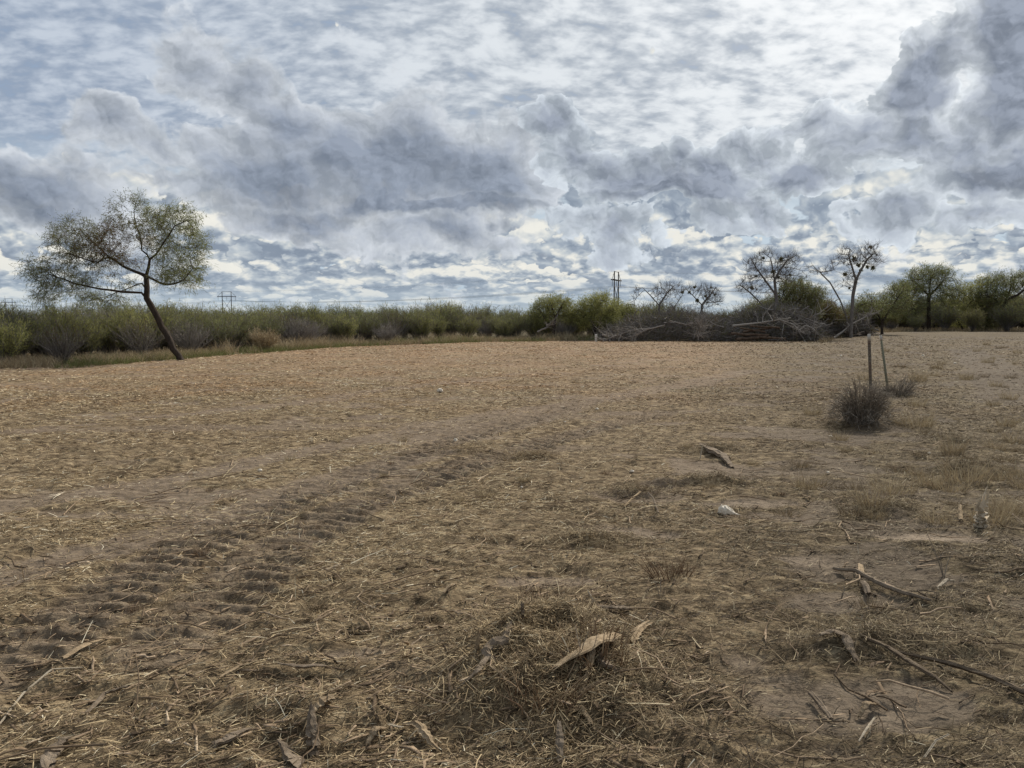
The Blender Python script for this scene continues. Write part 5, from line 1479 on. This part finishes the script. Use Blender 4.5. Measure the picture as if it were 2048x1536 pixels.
wood('wood_piece', 'torn tan chunk among the straw where the open middle ground meets the heap', 'wood chunk', [(888, 1184, .02), (900, 1180, .03), (912, 1174, .02)], [2.5, 4, 3], M_wood_tan, .6, seed=50, rings=8)

# ------------------------------------------------------------------ white rubbish
def plastic(N):
    obj = N.new('ShaderNodeTexCoord').outputs['Object']
    n = N.noise(obj, 40, 4, .6)
    c = N.ramp(n, [(.35, (0.60, 0.51, 0.38)), (.6, (0.86, 0.78, 0.64))])
    bn = N.new('ShaderNodeBump'); N.put(bn.inputs['Height'], n); bn.inputs['Distance'].default_value = .01
    return principled(N, c, .45, bn.outputs[0], .4, trans=.15)
M_plastic = material('white_plastic', plastic)
def crumple(name, label, cat, px, py, w, d, h, seed, tail=None, group=None):
    g = ground_at(px, py); bm_v, F = [], []
    nu, nv = 26, 14
    for j in range(nv + 1):
        th = math.pi * j / nv
        for i in range(nu):
            ph = 2 * math.pi * i / nu
            x, y, z = math.sin(th) * math.cos(ph), math.sin(th) * math.sin(ph), math.cos(th)
            q = Vector((x, y, z)) * 2.2 + Vector((seed * 3.1, 0, 0))
            k = 1 + .32 * mnoise.noise(q) + .22 * abs(mnoise.noise(q * 2.3)) - .10 * abs(mnoise.noise(q * 5))
            X = x * k * w / 2; Y = y * k * d / 2; Z = max(z * k, -.25) * h + .25 * h
            if tail:
                f = max(0.0, x * k - .45)
                X += f * tail[0]; Y *= max(.25, 1 - f * 1.1); Z *= max(.15, 1 - f * 1.5); Y += -f * tail[1]
            bm_v.append((X, Y, Z))
    for j in range(nv):
        for i in range(nu):
            F.append((j * nu + i, (j + 1) * nu + i, (j + 1) * nu + (i + 1) % nu, j * nu + (i + 1) % nu))
    o = mesh_object(name, bm_v, np.array(F), M_plastic, smooth=True); o.location = g + Vector((0, 0, .01)); o.rotation_euler = (0, 0, -.15)
    return tag(o, label, cat, group)
crumple('plastic_bag', 'crumpled white plastic bag with a twisted tail lying on the straw', 'plastic bag', 1448, 1030, .105, .09, .055, 1, tail=(.11, .05))
crumple('crushed_cup', 'crushed whitish cup lying farther out in the middle of the field', 'cup', 880, 784, .14, .09, .055, 2)
crumple('foam_scrap', 'small domed white foam scrap near the tyre marks', 'foam scrap', 911, 887, .055, .05, .035, 3)
for i, (px, py, w) in enumerate([(1661, 876, .05), (1858, 906, .04), (1490, 843, .03), (1264, 944, .045), (1194, 820, .06), (1130, 846, .04), (1656, 948, .04), (1512, 770, .05), (520, 943, .05), (1846, 712, .12), (1910, 728, .1), (1682, 712, .1), (760, 830, .05), (1043, 978, .03), (1438, 822, .05)]):
    crumple('white_scrap', 'tiny white scrap lying loose on the field', 'scrap', px, py, w, w * .8, w * .35, 10 + i, group='tiny white scraps on the field')

# ------------------------------------------------------------------ tufts, stubble and stalks
def tuft_mesh(seed, n, h, spread, w, lean, tint):
    r = np.random.default_rng(seed); a = r.uniform(0, 6.28, n); u = r.uniform(0, 1, n) ** .7 * spread
    P = np.stack([np.cos(a) * u, np.sin(a) * u, np.full(n, -.01)], axis=1)
    d = np.stack([np.cos(a) * lean * r.uniform(.2, 1.4, n), np.sin(a) * lean * r.uniform(.2, 1.4, n), np.ones(n)], axis=1) + r.normal(0, .15, (n, 3)); d /= np.linalg.norm(d, axis=1, keepdims=True)
    L = h * r.uniform(.35, 1.15, n); b = r.normal(0, .18, (n, 3)) * L[:, None]; b[:, 2] = -np.abs(b[:, 2]) * 1.2
    return ribbons(P, d, L, w * r.uniform(.6, 1.4, n), b, np.clip(r.normal(tint, .2, n), 0, 1), 3, r.normal(0, 1, (n, 3)), .2)
tufts = {}
def tuft(kind, px, py, s, label, cat='grass tuft', group=None):
    spec = {'tan': (1, 170, .26, .12, .0042, .6, .55, M_dry), 'grey': (2, 130, .20, .14, .0045, .7, .25, M_dry), 'stub': (3, 120, .14, .10, .0038, .5, .5, M_brown_stub), 'wind': (4, 190, .30, .16, .0042, .5, .62, M_dry)}[kind]
    g = ground_at(px, py)
    if kind not in tufts:
        V, F, T_ = tuft_mesh(*spec[:7]); o = mesh_object('stubble_tuft' if kind == 'stub' else 'grass_tuft', V, F, spec[7], None, T_); tufts[kind] = o
    else:
        o = tufts[kind].copy(); col.objects.link(o)
        if 'group' in o: del o['group']
    o.location = g; o.rotation_euler = (0, 0, RT.uniform(0, 6.28)); o.scale = (s * RT.uniform(.9, 1.15), s * RT.uniform(.9, 1.15), s * RT.uniform(.85, 1.1))
    return tag(o, label, cat, group)
tuft('wind', 1935, 968, 1.25, 'largest tan grass tuft, bent by the wind, at the edge of the sandy ground')
tuft('tan', 1905, 905, 1.1, 'round tan tuft a little beyond the largest wind-bent tuft')
tuft('wind', 1838, 852, 1.15, 'spiky pale grass tuft near the grey dead bush')
tuft('tan', 2030, 884, 1.2, 'upright dry tuft touching the photo edge')
tuft('stub', 1092, 1222, 1.3, 'reddish brown stubble tuft at the back of the debris heap', 'stubble')
tuft('stub', 1082, 1392, 1.6, 'dark rusty stubble bunch at the front of the debris heap', 'stubble')
tuft('stub', 1190, 1310, 1.5, 'straw-coloured stubble standing behind the tan slab', 'stubble')
tuft('stub', 1340, 1150, 1.3, 'rusty stubble poking through straw between the heap and the bag', 'stubble')
tuft('grey', 1710, 1030, .9, 'small grey tuft on the lip of the pale soil patch')
tuft('grey', 1746, 1215, .7, 'tiny dark tuft below the long grey pole')
r0 = random.Random(77)
for i in range(95):
    px = r0.uniform(1560, 2120); py = 690 + (r0.random() ** 1.3) * 360
    if px < 1790 and py < 760: px += 200
    tuft(r0.choice(['grey', 'grey', 'tan', 'wind']), px, py, r0.uniform(.35, 1.0) * (1.5 if py < 780 else 1), 'low dry weed tuft scattered on the grey ground around the steel posts', 'grass tuft', 'low weed tufts around the steel posts')
for i in range(40):
    px = r0.uniform(250, 1650); py = r0.choice([r0.uniform(880, 1000), r0.uniform(900, 1300)])
    tuft(r0.choice(['grey', 'tan', 'stub']), px, py, r0.uniform(.3, .6), 'small cut stubble clump poking up through the straw', 'grass tuft', 'small stubble clumps in the straw')
# tall dry stalks
def stalks(px, py, tops, label):
    g = np.array(ground_at(px, py)); G = Geo(); r = np.random.default_rng(int(px))
    for (tx, ty) in tops:
        e = np.array(at_depth(tx, ty, g[1] + r.uniform(-.05, .05))); m = (g + e) / 2 + r.normal(0, .012, 3)
        G.tube(resample([g - [0, 0, .02], m, e], 7) - g, np.linspace(.0035, .0012, 7), 5, r.uniform(.2, .6), close=False)
    o = G.build('dry_stalk', M_dead); o.location = Vector(g); return tag(o, label, 'dry stalk')
stalks(1888, 1152, [(1850, 1058), (1862, 1092), (1880, 1105), (1902, 1110)], 'thin dark dry stalks leaning over the pale soil patch')
stalks(1682, 1196, [(1688, 1168), (1676, 1176)], 'short brown twig upright below the long grey pole')
stalks(1170, 1330, [(1150, 1250), (1178, 1262), (1195, 1268), (1160, 1270)], 'thin straw stems standing in the debris heap behind the slab')
stalks(1320, 1195, [(1308, 1160), (1322, 1150), (1330, 1175)], 'dark bare stems between the debris heap and the pale soil')
